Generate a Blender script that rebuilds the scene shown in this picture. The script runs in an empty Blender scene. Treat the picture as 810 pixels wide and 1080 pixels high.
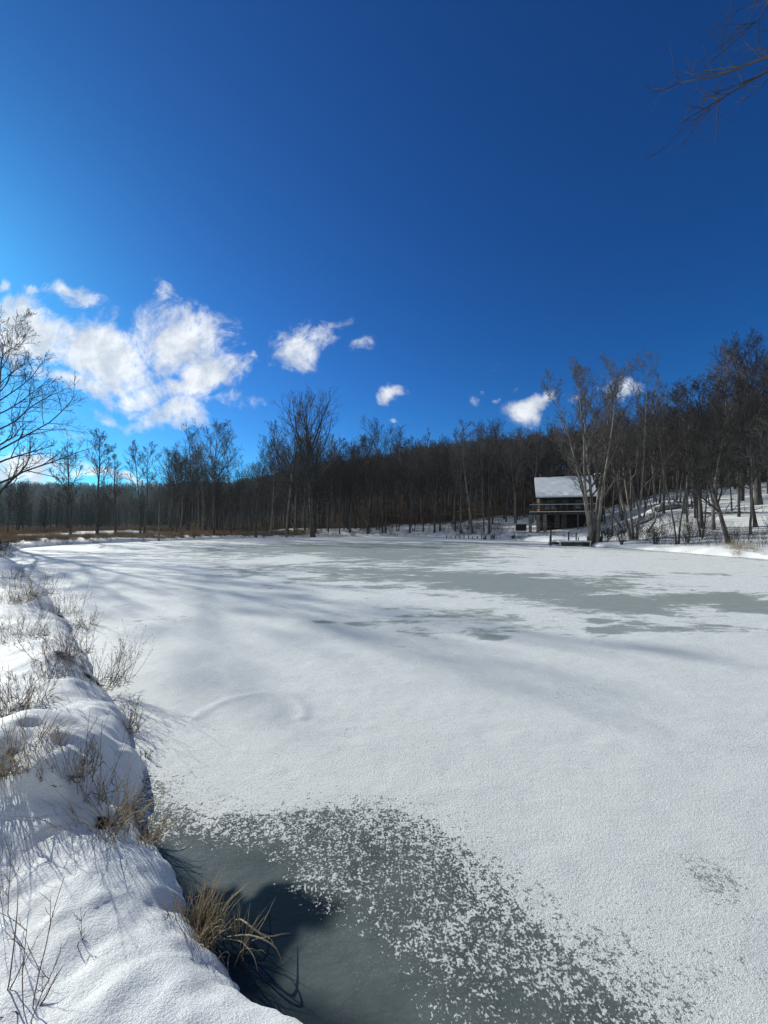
import bpy, bmesh, math, random
import numpy as np
from mathutils import Vector, Matrix, Euler

scene = bpy.context.scene
COL = scene.collection
R = math.radians
D = bpy.data

# ------------------------------------------------------------------ camera
F = 406.0                      # focal length in photo pixels (810 x 1080)
CAM_Z = 2.0
PITCH = math.atan(13.0 / F)    # looks very slightly up
cam = D.cameras.new('camera'); camo = D.objects.new('camera', cam); COL.objects.link(camo)
camo.location = (0, 0, CAM_Z); camo.rotation_euler = (R(90) + PITCH, 0, 0)
cam.sensor_fit = 'VERTICAL'; cam.sensor_height = 36.0; cam.lens = 36.0 * F / 1080
cam.clip_start = 0.05; cam.clip_end = 6000
scene.camera = camo

def ray(u, v):
    x, y = (u - 405) / F, (540 - v) / F
    c, s = math.cos(PITCH), math.sin(PITCH)
    return Vector((x, c - y * s, s + y * c))

def hit(u, v, z=0.0):
    d = ray(u, v); t = (z - CAM_Z) / d.z
    return d.x * t, d.y * t

def at_depth(u, depth):
    return (u - 405) / F * depth, depth

def z_at(v, depth):
    d = ray(405, v); return CAM_Z + d.z / d.y * depth

# ------------------------------------------------------------------ noise
def _hash(ix, iy, seed):
    n = (ix.astype(np.int64) * 374761393 + iy.astype(np.int64) * 668265263 + seed * 1442695041)
    n = (n ^ (n >> 13)) * 1274126177
    n = n ^ (n >> 16)
    return (n & 0xFFFFFF).astype(np.float64) / 0xFFFFFF

def vnoise(x, y, seed=0):
    xi = np.floor(x); yi = np.floor(y); fx = x - xi; fy = y - yi
    fx = fx * fx * fx * (fx * (fx * 6 - 15) + 10); fy = fy * fy * fy * (fy * (fy * 6 - 15) + 10)
    a = _hash(xi, yi, seed); b = _hash(xi + 1, yi, seed); c = _hash(xi, yi + 1, seed); d = _hash(xi + 1, yi + 1, seed)
    return (a + (b - a) * fx) + ((c + (d - c) * fx) - (a + (b - a) * fx)) * fy

def fbm(x, y, octs=4, seed=0):
    s = 0; a = 1; t = 0
    for o in range(octs):
        s = s + a * (vnoise(x + 13.7 * o, y - 7.3 * o, seed + o) * 2 - 1); t += a; a *= .5; x = x * 2.03; y = y * 2.03
    return s / t

def sst(x, a, b):
    t = np.clip((x - a) / (b - a), 0, 1); return t * t * (3 - 2 * t)

# ------------------------------------------------------------------ pond outline
lip = [(385,1100),(345,1076),(318,1060),(272,1042),(240,1006),(206,965),(190,932),(166,905),(146,880),(137,850),(145,815),
       (151,780),(136,752),(119,725),(99,695),(73,650),(48,618),(22,597)]
SH = [hit(u, v, float(np.interp(v, [790, 900], [.20, .06]))) for u, v in lip]
SH += [(-20.5, 21.5), (-27.5, 28.0), (-31, 34), (-29.5, 40.5), (-26.5, 47), (-20.7, 53.5), (-11, 60), (-1, 63.5), (6, 62.5), (11.3, 59),
       (14.5, 52.5), (18, 46), (18.7, 40), (18.8, 35), (20.3, 30.5), (21.3, 26), (21.6, 21), (23.5, 14), (22, 7), (15, 2.2), (7, .4), (3, .45), (1.0, .75)]
SH = np.array(SH)
def _chaikin(p, n=1):
    for _ in range(n):
        q = np.roll(p, -1, 0); p = np.stack([p * .75 + q * .25, p * .25 + q * .75], 1).reshape(-1, 2)
    return p
SH = _chaikin(SH, 1)

def shore_d(x, y):
    """signed distance to the pond outline, positive on land"""
    x = np.asarray(x, float); y = np.asarray(y, float)
    best = np.full(x.shape, 1e9); ins = np.zeros(x.shape, bool)
    n = len(SH)
    for i in range(n):
        ax, ay = SH[i]; bx, by = SH[(i + 1) % n]
        ex, ey = bx - ax, by - ay; L = ex * ex + ey * ey + 1e-12
        t = np.clip(((x - ax) * ex + (y - ay) * ey) / L, 0, 1)
        dd = (x - ax - t * ex) ** 2 + (y - ay - t * ey) ** 2
        best = np.minimum(best, dd)
        cond = (ay > y) != (by > y)
        if abs(by - ay) > 1e-12:
            xi = (bx - ax) * (y - ay) / (by - ay) + ax
            ins ^= cond & (x < xi)
    d = np.sqrt(best)
    return np.where(ins, -d, d)

BUMPS = [(*hit(u_, v_, .45), h_, r_) for u_, v_, h_, r_ in ((0, 790, .26, .42), (66, 806, .20, .28), (112, 885, .10, .30), (60, 690, .18, .5), (98, 712, .12, .35), (20, 628, .25, 1.3), (128, 768, .12, .22), (20, 735, .10, .4), (118, 812, .12, .26))]
def gz(x, y, fine=True):
    x = np.asarray(x, float); y = np.asarray(y, float)
    r = np.hypot(x, y)
    d = shore_d(x, y)
    far = sst(r, 6, 22)
    dn = d + (1 - far) * (.075 * fbm(x * 3.1, y * 3.1, 3, 3) + .022 * fbm(x * 12, y * 12, 2, 9)) + far * .55 * fbm(x * .35, y * .35, 3, 5)
    w = .13 + far * .45
    hb = (.30 + .10 * fbm(x * .9, y * .9, 2, 11)) * (1 - far) + far * .42
    land = hb * (1 - np.exp(-np.maximum(dn, 0) / w)) + .035 * np.minimum(np.maximum(dn, 0), 18)
    # soft snow mounds
    m = sst(dn, .02, .5)
    land = land + m * ((1 - far) * (.075 * fbm(x * 1.3, y * 1.3, 3, 21) + .03 * fbm(x * 4.5, y * 4.5, 2, 25) + .012 * fbm(x * 9.5, y * 9.5, 2, 27)) + far * .18 * fbm(x * .3, y * .3, 4, 33))
    if fine:
        land = land + m * (1 - far) * (.010 * fbm(x * 16, y * 16, 3, 41))
    for (bx_, by_, bh_, br_) in BUMPS: land = land + m * bh_ * np.exp(-((x - bx_) ** 2 + (y - by_) ** 2) / br_ ** 2)
    bed = -.7 * (1 - np.exp(np.minimum(dn, 0) / .35))
    h = np.where(dn > 0, land, bed)
    # hills
    az = np.degrees(np.arctan2(x, y))
    sl = np.interp(az, [-180, -60, -22, -10, 4, 20, 32, 45, 70, 110, 180], [.02, .0, .0, .05, .14, .15, .15, .19, .2, .05, .02])
    r0 = np.interp(az, [-180, -22, -10, 6, 20, 30, 36, 50, 180], [120, 120, 90, 74, 62, 50, 34, 34, 60])
    q = np.maximum(r - r0, 0); q = q * q / (q + 8)
    hill = 46 * (1 - np.exp(-sl * q / 46)) * sst(d, 0.5, 10)
    h = h + hill
    hf = 27 * sst(y, 210, 370) * (1 + .10 * fbm(x / 90, y / 90, 3, 51)) * sst(-az, -12, 10)
    hf = hf + 12 * sst(y + .2 * x, 60, 260) * sst(az, -25, 10)
    h = h + hf + sst(r, 40, 90) * .8 * fbm(x / 14, y / 14, 3, 57)
    return h

def gz1(x, y): return float(gz(np.array([x]), np.array([y]))[0])

def ground_hit(u, v):
    d = ray(u, v); t = .3; 
    ts = np.concatenate([np.linspace(.8, 8, 500), np.linspace(8, 60, 900)])
    xs = d.x * ts; ys = d.y * ts; zs = CAM_Z + d.z * ts
    g = np.maximum(gz(xs, ys), 0)
    k = np.argmax(zs < g)
    return xs[k], ys[k], float(g[k])

# ------------------------------------------------------------------ object helpers
def tag(o, label=None, cat=None, group=None, kind=None):
    if label: o['label'] = label
    if cat: o['category'] = cat
    if group: o['group'] = group
    if kind: o['kind'] = kind
    return o

def empty(name, loc, label, cat, group=None, rz=0):
    o = D.objects.new(name, None); COL.objects.link(o); o.location = loc; o.rotation_euler = (0, 0, rz)
    o.empty_display_size = .3
    return tag(o, label, cat, group)

def link(name, me, mat=None, parent=None):
    if mat and not me.materials: me.materials.append(mat)
    o = D.objects.new(name, me); COL.objects.link(o)
    if parent: o.parent = parent
    return o

def np_mesh(name, V, quads=None, tris=None, smooth=True, mats=None):
    me = D.meshes.new(name)
    nq = 0 if quads is None else len(quads); nt = 0 if tris is None else len(tris)
    me.vertices.add(len(V)); me.vertices.foreach_set('co', np.asarray(V, np.float32).ravel())
    loops = []
    if nq: loops.append(np.asarray(quads, np.int32).ravel())
    if nt: loops.append(np.asarray(tris, np.int32).ravel())
    loops = np.concatenate(loops)
    me.loops.add(len(loops)); me.loops.foreach_set('vertex_index', loops)
    me.polygons.add(nq + nt)
    st = np.concatenate([np.arange(nq) * 4, nq * 4 + np.arange(nt) * 3]).astype(np.int32)
    me.polygons.foreach_set('loop_start', st)
    me.polygons.foreach_set('use_smooth', np.full(nq + nt, smooth))
    me.update(calc_edges=True); me.validate()
    return me

class Tubes:
    """collects polylines with radii; builds tapered tubes in one mesh"""
    def __init__(s): s.g = {}
    def add(s, pts, rad, sides):
        s.g.setdefault((len(pts), sides), []).append((pts, rad))
    def build(s, name, mat):
        Vs = []; Qs = []; off = 0
        for (P, S), L in s.g.items():
            pts = np.array([a for a, b in L], float); rad = np.array([b for a, b in L], float)
            N = len(L)
            tan = np.gradient(pts, axis=1); tan /= np.linalg.norm(tan, axis=2, keepdims=True) + 1e-9
            ref = np.zeros_like(tan); mean = tan.mean(1)
            k = np.abs(mean[:, 2]) > .8
            ref[k] = (1, 0, 0); ref[~k] = (0, 0, 1)
            a = np.cross(tan, ref); a /= np.linalg.norm(a, axis=2, keepdims=True) + 1e-9
            b = np.cross(tan, a)
            ang = np.arange(S) * 2 * np.pi / S
            ring = a[:, :, None, :] * np.cos(ang)[None, None, :, None] + b[:, :, None, :] * np.sin(ang)[None, None, :, None]
            V = pts[:, :, None, :] + ring * rad[:, :, None, None]
            Vs.append(V.reshape(-1, 3))
            base = off + (np.arange(N) * P * S)[:, None, None] + (np.arange(P - 1) * S)[None, :, None] + np.arange(S)[None, None, :]
            nxt = off + (np.arange(N) * P * S)[:, None, None] + (np.arange(P - 1) * S)[None, :, None] + ((np.arange(S) + 1) % S)[None, None, :]
            Q = np.stack([base, nxt, nxt + S, base + S], -1).reshape(-1, 4)
            Qs.append(Q); off += N * P * S
        me = np_mesh(name, np.concatenate(Vs), np.concatenate(Qs))
        me.materials.append(mat)
        return me

class MB:
    """boxes, wedges and tubes collected into one mesh"""
    def __init__(s): s.bm = bmesh.new()
    def box(s, x0, x1, y0, y1, z0, z1, rz=0, bev=0.0):
        vs = [s.bm.verts.new((x, y, z)) for x in (x0, x1) for y in (y0, y1) for z in (z0, z1)]
        fs = [s.bm.faces.new([vs[i] for i in f]) for f in ((0,1,3,2),(4,6,7,5),(0,4,5,1),(2,3,7,6),(0,2,6,4),(1,5,7,3))]
        if bev:
            es = list({e for f in fs for e in f.edges})
            bmesh.ops.bevel(s.bm, geom=es, offset=bev, segments=2, affect='EDGES', profile=.5)
        return s
    def poly(s, pts, faces):
        vs = [s.bm.verts.new(p) for p in pts]
        for f in faces: s.bm.faces.new([vs[i] for i in f])
        return s
    def prism(s, prof, x0, x1):
        """profile in (y, z) swept along x"""
        n = len(prof)
        a = [s.bm.verts.new((x0, y, z)) for y, z in prof]; b = [s.bm.verts.new((x1, y, z)) for y, z in prof]
        s.bm.faces.new(a); s.bm.faces.new(b[::-1])
        for i in range(n): s.bm.faces.new((a[i], b[i], b[(i + 1) % n], a[(i + 1) % n]))
        return s
    def cyl(s, p, q, r, seg=10, r2=None):
        p = Vector(p); q = Vector(q); d = q - p
        m = Matrix.Translation((p + q) / 2) @ d.to_track_quat('Z', 'Y').to_matrix().to_4x4()
        bmesh.ops.create_cone(s.bm, cap_ends=True, segments=seg, radius1=r, radius2=r if r2 is None else r2, depth=d.length, matrix=m)
        return s
    def build(s, name, mat, parent=None, smooth=False):
        bmesh.ops.recalc_face_normals(s.bm, faces=s.bm.faces)
        me = D.meshes.new(name); s.bm.to_mesh(me); s.bm.free()
        if smooth:
            for p in me.polygons: p.use_smooth = True
        return link(name, me, mat, parent)

# ------------------------------------------------------------------ material helpers
def new_mat(name):
    m = D.materials.new(name); m.use_nodes = True; nt = m.node_tree
    return m, nt, nt.nodes['Principled BSDF']

def nd(nt, t, **kw):
    n = nt.nodes.new(t)
    for k, v in kw.items(): setattr(n, k, v)
    return n

def mathn(nt, op, a, b=None, c=None, clamp=False):
    n = nt.nodes.new('ShaderNodeMath'); n.operation = op; n.use_clamp = clamp
    for i, v in enumerate((a, b, c)):
        if v is None: continue
        if isinstance(v, (int, float)): n.inputs[i].default_value = v
        else: nt.links.new(v, n.inputs[i])
    return n.outputs[0]

def noise(nt, vec, scale, detail=3, rough=.5, dist=0):
    n = nt.nodes.new('ShaderNodeTexNoise'); n.inputs['Scale'].default_value = scale
    n.inputs['Detail'].default_value = detail; n.inputs['Roughness'].default_value = rough; n.inputs['Distortion'].default_value = dist
    if vec is not None: nt.links.new(vec, n.inputs['Vector'])
    return n.outputs[0]

def mixc(nt, fac, a, b):
    n = nt.nodes.new('ShaderNodeMix'); n.data_type = 'RGBA'
    for s, v in ((0, fac), (6, a), (7, b)):
        if isinstance(v, (int, float)): n.inputs[s].default_value = v
        elif isinstance(v, tuple): n.inputs[s].default_value = (*v, 1)
        else: nt.links.new(v, n.inputs[s])
    return n.outputs[2]

def mixf(nt, fac, a, b):
    n = nt.nodes.new('ShaderNodeMix'); n.data_type = 'FLOAT'
    for s, v in ((0, fac), (2, a), (3, b)):
        if isinstance(v, (int, float)): n.inputs[s].default_value = v
        else: nt.links.new(v, n.inputs[s])
    return n.outputs[0]

def ramp(nt, fac, lo, hi):
    n = nt.nodes.new('ShaderNodeMapRange'); n.interpolation_type = 'SMOOTHSTEP'
    nt.links.new(fac, n.inputs[0]); n.inputs[1].default_value = lo; n.inputs[2].default_value = hi
    return n.outputs[0]

def bump(nt, h, strength, dist, normal=None):
    n = nt.nodes.new('ShaderNodeBump'); n.inputs['Strength'].default_value = strength; n.inputs['Distance'].default_value = dist
    nt.links.new(h, n.inputs['Height'])
    if normal is not None: nt.links.new(normal, n.inputs['Normal'])
    return n.outputs[0]

def pos(nt):
    return nt.nodes.new('ShaderNodeNewGeometry').outputs['Position']
def objc(nt):
    return nt.nodes.new('ShaderNodeTexCoord').outputs['Object']

SNOW = (.80, .83, .86)

def simple(name, c1, c2, scale, rough=.85, bmp=.3, bd=.02, stretch=None, detail=4, spec=.25):
    m, nt, b = new_mat(name); v = objc(nt)
    if stretch:
        mp = nd(nt, 'ShaderNodeMapping'); mp.inputs['Scale'].default_value = stretch; nt.links.new(v, mp.inputs[0]); v = mp.outputs[0]
    n = noise(nt, v, scale, detail, .6)
    nt.links.new(mixc(nt, ramp(nt, n, .3, .7), c1, c2), b.inputs['Base Color'])
    b.inputs['Roughness'].default_value = rough; b.inputs['Specular IOR Level'].default_value = spec
    nt.links.new(bump(nt, n, bmp, bd), b.inputs['Normal'])
    return m

M = {}
M['bark'] = simple('bark', (.032, .030, .028), (.095, .088, .081), 2.2, stretch=(2.5, 2.5, .5), bmp=.6, bd=.03)
M['bark_pale'] = simple('bark_pale', (.075, .067, .058), (.24, .22, .19), 1.8, stretch=(2, 2, .7), bmp=.5, bd=.03)
M['twig'] = simple('twig', (.026, .023, .022), (.056, .050, .046), 1.5)
M['twig_pale'] = simple('twig_pale', (.056, .050, .045), (.120, .110, .100), 1.5)
M['needles'] = simple('needles', (.010, .022, .012), (.028, .045, .024), 1.2)
M['straw'] = simple('straw', (.28, .22, .14), (.56, .47, .32), 7, rough=.7)
M['straw_red'] = simple('straw_red', (.22, .145, .08), (.40, .29, .165), 4, rough=.8)
M['weed'] = simple('weed', (.085, .062, .048), (.24, .18, .135), 9, rough=.8)
M['litter'] = simple('litter', (.035, .028, .02), (.13, .10, .07), 20, rough=.9)
M['logwood'] = simple('log_wood', (.016, .013, .011), (.045, .034, .027), 3, stretch=(.4, 4, 6), bmp=.8, bd=.04)
M['siding'] = simple('reddish_siding', (.075, .040, .028), (.14, .072, .048), 3, stretch=(3, 3, .4))
M['plank'] = simple('weathered_plank', (.07, .062, .055), (.17, .155, .14), 5, stretch=(1, 5, 1))
M['stone'] = simple('rubble_stone', (.10, .09, .08), (.33, .30, .27), 3.5, bmp=1, bd=.06)
M['dark_stone'] = simple('dark_stone', (.02, .018, .016), (.06, .055, .05), 3.5, bmp=1, bd=.06)
M['white_paint'] = simple('white_paint', (.55, .55, .53), (.72, .72, .70), 5, bmp=.1)
M['metal'] = simple('dark_metal', (.03, .03, .032), (.05, .05, .05), 8, rough=.5, spec=.5)
m, nt, b = new_mat('window_glass'); b.inputs['Base Color'].default_value = (.02, .025, .03, 1); b.inputs['Roughness'].default_value = .25; M['glass'] = m
n_ = noise(nt, objc(nt), 2.0, 2); nt.links.new(bump(nt, n_, .05, .01), b.inputs['Normal'])

for k_ in ('straw', 'straw_red'):
    t_ = M[k_].node_tree; p_ = t_.nodes['Principled BSDF']; tr_ = t_.nodes.new('ShaderNodeBsdfTranslucent'); mx_ = t_.nodes.new('ShaderNodeMixShader'); mx_.inputs[0].default_value = .35
    t_.links.new(p_.inputs['Base Color'].links[0].from_socket, tr_.inputs[0]); o_ = t_.nodes['Material Output']
    t_.links.new(p_.outputs[0], mx_.inputs[1]); t_.links.new(tr_.outputs[0], mx_.inputs[2]); t_.links.new(mx_.outputs[0], o_.inputs[0])
# snow on things
m, nt, b = new_mat('snow'); v = pos(nt)
n1 = noise(nt, v, 6, 4, .6); n2 = noise(nt, v, 60, 2)
nt.links.new(mixc(nt, n1, SNOW, (.74, .78, .83)), b.inputs['Base Color']); b.inputs['Roughness'].default_value = .6
nt.links.new(bump(nt, n2, .3, .01, bump(nt, n1, .4, .05)), b.inputs['Normal']); M['snow'] = m

# ground: snow; litter colour at weed clumps, and standing in for shade in the woods
m, nt, b = new_mat('snowy_ground'); v = pos(nt)
at = nd(nt, 'ShaderNodeAttribute', attribute_name='litter')
big = noise(nt, v, .9, 5, .65); med = noise(nt, v, 9, 4, .6); fin = noise(nt, v, 95, 3, .7); grain = noise(nt, v, 260, 2, .6)
lm = ramp(nt, mathn(nt, 'ADD', mathn(nt, 'MULTIPLY', big, .6), mathn(nt, 'SUBTRACT', at.outputs['Fac'], mathn(nt, 'MULTIPLY', mathn(nt, 'SUBTRACT', med, .3), .6))), .52, .66)
lm = mathn(nt, 'MULTIPLY', lm, 1.0)
lit = mixc(nt, med, (.035, .026, .018), (.12, .085, .055))
sc = mixc(nt, big, (.80, .82, .81), (.86, .87, .85))
gr_ = mixf(nt, ramp(nt, noise(nt, v, 240, 3, .75), .32, .62), .84, 1.04)
sm_ = nd(nt, 'ShaderNodeVectorMath', operation='SCALE'); nt.links.new(sc, sm_.inputs[0]); nt.links.new(gr_, sm_.inputs['Scale']); sc = sm_.outputs[0]
nt.links.new(mixc(nt, lm, sc, lit), b.inputs['Base Color'])
nt.links.new(mixf(nt, lm, .6, 1.0), b.inputs['Roughness']); nt.links.new(mixf(nt, lm, .25, .0), b.inputs['Specular IOR Level'])
bb = bump(nt, med, .40, .035); bb = bump(nt, fin, .85, .010, bb); bb = bump(nt, grain, .7, .005, bb)
nt.links.new(bb, b.inputs['Normal']); M['ground'] = m

# pond ice: thin snow crust over grey-green ice, dark where newly frozen
m, nt, b = new_mat('snowy_pond_ice'); v = pos(nt)
bare = nd(nt, 'ShaderNodeAttribute', attribute_name='bare').outputs['Fac']     # 0 snow .. 1 no snow
deep = nd(nt, 'ShaderNodeAttribute', attribute_name='deep').outputs['Fac']     # 0 grey old ice .. 1 dark clear ice
near = nd(nt, 'ShaderNodeAttribute', attribute_name='near').outputs['Fac']
wet = nd(nt, 'ShaderNodeAttribute', attribute_name='open').outputs['Fac']
flat = nd(nt, 'ShaderNodeMapping'); nt.links.new(v, flat.inputs[0]); flat.inputs['Rotation'].default_value = (0, 0, R(-20)); flat.inputs['Scale'].default_value = (.65, 1.25, 1)
vf = flat.outputs[0]
nA = noise(nt, vf, .75, 6, .62, .4)      # patches several metres across
nB = noise(nt, vf, 3.4, 5, .65)
nC = noise(nt, v, 26, 7, .76)            # clumps of a few centimetres
nD = noise(nt, v, 75, 3, .65)
patch = mathn(nt, 'ADD', mathn(nt, 'MULTIPLY', nA, .62), mathn(nt, 'MULTIPLY', nB, .38))
clump = mathn(nt, 'ADD', mathn(nt, 'ADD', mathn(nt, 'MULTIPLY', nC, .44), mathn(nt, 'MULTIPLY', nD, .42)), mathn(nt, 'MULTIPLY', noise(nt, v, 6.5, 4, .6), .14))
nz = mathn(nt, 'ADD', mathn(nt, 'MULTIPLY', mathn(nt, 'SUBTRACT', mixf(nt, near, patch, clump), .5), mixf(nt, near, 2.8, 2.2)), .5)
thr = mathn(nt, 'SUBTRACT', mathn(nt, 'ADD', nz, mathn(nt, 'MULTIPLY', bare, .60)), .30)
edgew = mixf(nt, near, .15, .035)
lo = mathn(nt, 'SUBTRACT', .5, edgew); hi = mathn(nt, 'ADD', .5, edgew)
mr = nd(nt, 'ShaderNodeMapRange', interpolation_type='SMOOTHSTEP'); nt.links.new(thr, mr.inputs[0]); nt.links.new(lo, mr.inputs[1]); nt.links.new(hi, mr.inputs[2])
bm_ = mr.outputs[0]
icegrey = mixc(nt, nB, (.23, .265, .245), (.37, .405, .38))
icedark = mixc(nt, noise(nt, v, 3.5, 4, .6), (.040, .052, .049), (.165, .192, .178))
frost = mathn(nt, 'MULTIPLY', ramp(nt, noise(nt, v, 95, 4, .75), .50, .72), ramp(nt, noise(nt, v, 2.6, 3, .6), .35, .62))
icedark = mixc(nt, mathn(nt, 'MULTIPLY', frost, .45), icedark, (.34, .37, .36))
icecol = mixc(nt, deep, icegrey, icedark)
icecol = mixc(nt, wet, icecol, (.010, .017, .020))
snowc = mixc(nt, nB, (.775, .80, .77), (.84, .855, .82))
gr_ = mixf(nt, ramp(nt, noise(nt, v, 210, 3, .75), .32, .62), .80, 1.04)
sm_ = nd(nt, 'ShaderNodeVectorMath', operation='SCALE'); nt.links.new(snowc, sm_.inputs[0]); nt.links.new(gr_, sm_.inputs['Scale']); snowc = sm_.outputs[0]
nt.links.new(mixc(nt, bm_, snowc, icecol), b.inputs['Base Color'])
rgh = mixf(nt, bm_, .6, mixf(nt, deep, .5, .30)); rgh = mixf(nt, mathn(nt, 'MULTIPLY', bm_, wet), rgh, .06)
nt.links.new(rgh, b.inputs['Roughness']); b.inputs['Specular IOR Level'].default_value = .25
sn = mathn(nt, 'SUBTRACT', 1.0, bm_)
b1 = bump(nt, sn, .6, .012); g = noise(nt, v, 190, 3, .7); g2 = noise(nt, v, 62, 4, .65)
b2 = bump(nt, mathn(nt, 'MULTIPLY', g, sn), .9, .008, b1); b3 = bump(nt, mathn(nt, 'MULTIPLY', g2, sn), .6, .014, b2)
b4 = bump(nt, noise(nt, vf, 2.2, 5, .6), .32, .07, b3)
nt.links.new(b4, b.inputs['Normal']); M['ice'] = m

# ------------------------------------------------------------------ ground + pond
def warp_axis(n, c, a, ext_lo, ext_hi):
    b0 = math.asinh((ext_lo + c) / a) if ext_lo + c > 0 else 0
    lo = -math.asinh((ext_lo + c) / a); hi = math.asinh((ext_hi - c) / a)
    t = np.linspace(lo, hi, n)
    return c + a * np.sinh(t)

def grid_mesh(name, xs, ys, zf, keep=None):
    X, Y = np.meshgrid(xs, ys, indexing='xy'); Z = zf(X, Y)
    V = np.stack([X, Y, Z], -1).reshape(-1, 3)
    nx, ny = len(xs), len(ys)
    i = np.arange(nx - 1)[None, :] + (np.arange(ny - 1) * nx)[:, None]
    Q = np.stack([i, i + 1, i + 1 + nx, i + nx], -1).reshape(-1, 4)
    if keep is not None:
        k = keep(X, Y).reshape(-1); Q = Q[k[Q].any(1)]
        used = np.zeros(len(V), bool); used[Q.ravel()] = True
        mp = np.cumsum(used) - 1; V = V[used]; Q = mp[Q]
    return np_mesh(name, V, Q), V

gx = warp_axis(620, -1.2, .9, 560, 560)
gy = warp_axis(620, 2.4, .9, 60, 560)
gme, GV = grid_mesh('ground', gx, gy, gz)
gr = np.hypot(GV[:, 0], GV[:, 1]); gd = shore_d(GV[:, 0], GV[:, 1])
cab_c = np.array([25.5, 60.0])
clear = np.exp(-(((GV[:, 0] - 22.5) / 8) ** 2 + ((GV[:, 1] - 51) / 13) ** 2))
az_ = np.degrees(np.arctan2(GV[:, 0], GV[:, 1]))
right = sst(az_, 24, 30) * (1 - sst(gr, 60, 85))
leftw = 1 - sst(az_, -12, -2)
lit_ = .95 * np.maximum(sst(gr, 62, 105), leftw * sst(gd, 5, 22) * sst(gr, 30, 45)) * (1 - .55 * right) - .6 * clear + .12 * right + .10 * (gd < .5) * (gr > 25)  # litter tone over the woods paints in the dark among dense trunks
a = gme.attributes.new('litter', 'FLOAT', 'POINT'); a.data.foreach_set('value', np.clip(lit_, -1, 1).astype(np.float32))
ground = link('ground', gme, M['ground']); tag(ground, kind='structure')

def blob(X, Y, u, v, du, dv, z=0, soft=1.0):
    x, y = hit(u, v, z); rx = du * y / F; ry = y * y * dv / (CAM_Z * F)
    return np.exp(-(((X - x) / rx) ** 2 + ((Y - y) / ry) ** 2) ** soft)

ix = warp_axis(560, -.6, .8, 45, 28); iy = warp_axis(560, 2.0, .8, 0, 70)
ime, IV = grid_mesh('pond_ice', ix, iy, lambda X, Y: X * 0.0, keep=lambda X, Y: shore_d(X, Y) < .9)
X, Y = IV[:, 0], IV[:, 1]
near = 1 - sst(Y, 4.2, 7.5)
bare = np.full(len(X), -.10)
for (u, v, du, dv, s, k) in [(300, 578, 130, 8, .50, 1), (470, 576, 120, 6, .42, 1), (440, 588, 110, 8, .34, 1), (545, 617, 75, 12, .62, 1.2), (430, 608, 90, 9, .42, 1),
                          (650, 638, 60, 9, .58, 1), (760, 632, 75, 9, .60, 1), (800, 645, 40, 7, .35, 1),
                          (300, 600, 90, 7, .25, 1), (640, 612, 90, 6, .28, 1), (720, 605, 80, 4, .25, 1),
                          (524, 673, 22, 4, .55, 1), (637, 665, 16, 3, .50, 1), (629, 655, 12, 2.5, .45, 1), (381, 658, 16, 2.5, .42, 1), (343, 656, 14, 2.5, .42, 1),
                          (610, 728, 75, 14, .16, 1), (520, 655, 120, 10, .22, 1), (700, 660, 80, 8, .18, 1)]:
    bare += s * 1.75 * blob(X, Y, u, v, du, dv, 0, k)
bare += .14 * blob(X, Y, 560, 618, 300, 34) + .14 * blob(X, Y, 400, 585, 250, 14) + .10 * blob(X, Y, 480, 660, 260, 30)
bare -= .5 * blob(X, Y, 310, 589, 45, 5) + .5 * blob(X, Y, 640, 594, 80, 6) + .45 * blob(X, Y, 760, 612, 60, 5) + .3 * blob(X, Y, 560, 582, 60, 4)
# near dark ice beside the bank: polygon distance in world space
pts = [hit(u, v) for u, v in [(120, 800), (175, 858), (215, 872), (280, 872), (345, 866), (410, 868), (455, 880), (492, 915), (525, 955), (560, 1000), (610, 1045), (680, 1100), (700, 1300), (250, 1300), (100, 1000)]]
def poly_d(X, Y, P):
    best = np.full(X.shape, 1e9); ins = np.zeros(X.shape, bool); n = len(P)
    for i in range(n):
        ax, ay = P[i]; bx, by = P[(i + 1) % n]; ex, ey = bx - ax, by - ay
        t = np.clip(((X - ax) * ex + (Y - ay) * ey) / (ex * ex + ey * ey), 0, 1)
        best = np.minimum(best, (X - ax - t * ex) ** 2 + (Y - ay - t * ey) ** 2)
        c = (ay > Y) != (by > Y); xi = (bx - ax) * (Y - ay) / (by - ay + 1e-12) + ax; ins ^= c & (X < xi)
    d = np.sqrt(best); return np.where(ins, -d, d)
pd = poly_d(X, Y, pts) + .05 * fbm(X * 3, Y * 3, 3, 77)
nb = np.interp(pd, [-.7, -.45, -.20, 0.0, .10, .25, .55], [.64, .61, .57, .46, .33, .17, -.08])
core = [hit(u, v) for u, v in [(150, 900), (235, 905), (290, 925), (318, 950), (362, 985), (410, 1030), (440, 1100), (200, 1200), (100, 900)]]
cd = poly_d(X, Y, core) + .03 * fbm(X * 4, Y * 4, 3, 79)
nb = np.maximum(nb, np.interp(cd, [-.12, 0, .10, .3], [1.1, .85, .60, .46]) * (pd < .1))
bare = np.where(near > 0, np.maximum(bare, nb * near), bare)
bare += near * (bare > .2) * .13 * fbm(X * 2.6, Y * 2.6, 3, 91)
bare += .42 * blob(X, Y, 752, 925, 36, 26) + .20 * blob(X, Y, 700, 1010, 130, 80) * near + .12 * blob(X, Y, 420, 780, 60, 25)
hole = [hit(u, v) for u, v in [(205, 945), (222, 940), (250, 934), (262, 946), (285, 932), (318, 938), (330, 950), (347, 958), (340, 972), (318, 978), (300, 1000), (285, 1040), (250, 1060), (200, 990)]]
hd = poly_d(X, Y, hole) + .045 * fbm(X * 7, Y * 7, 4, 81)
opn = 1 - sst(hd, -.015, np.interp(X, [-.8, -.2], [.03, .14]))
edge = (1 - sst(-shore_d(X, Y), .02, .16)) * near
opn = np.maximum(opn, .85 * edge * (Y < 3.4) * (bare > .2))
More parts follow.
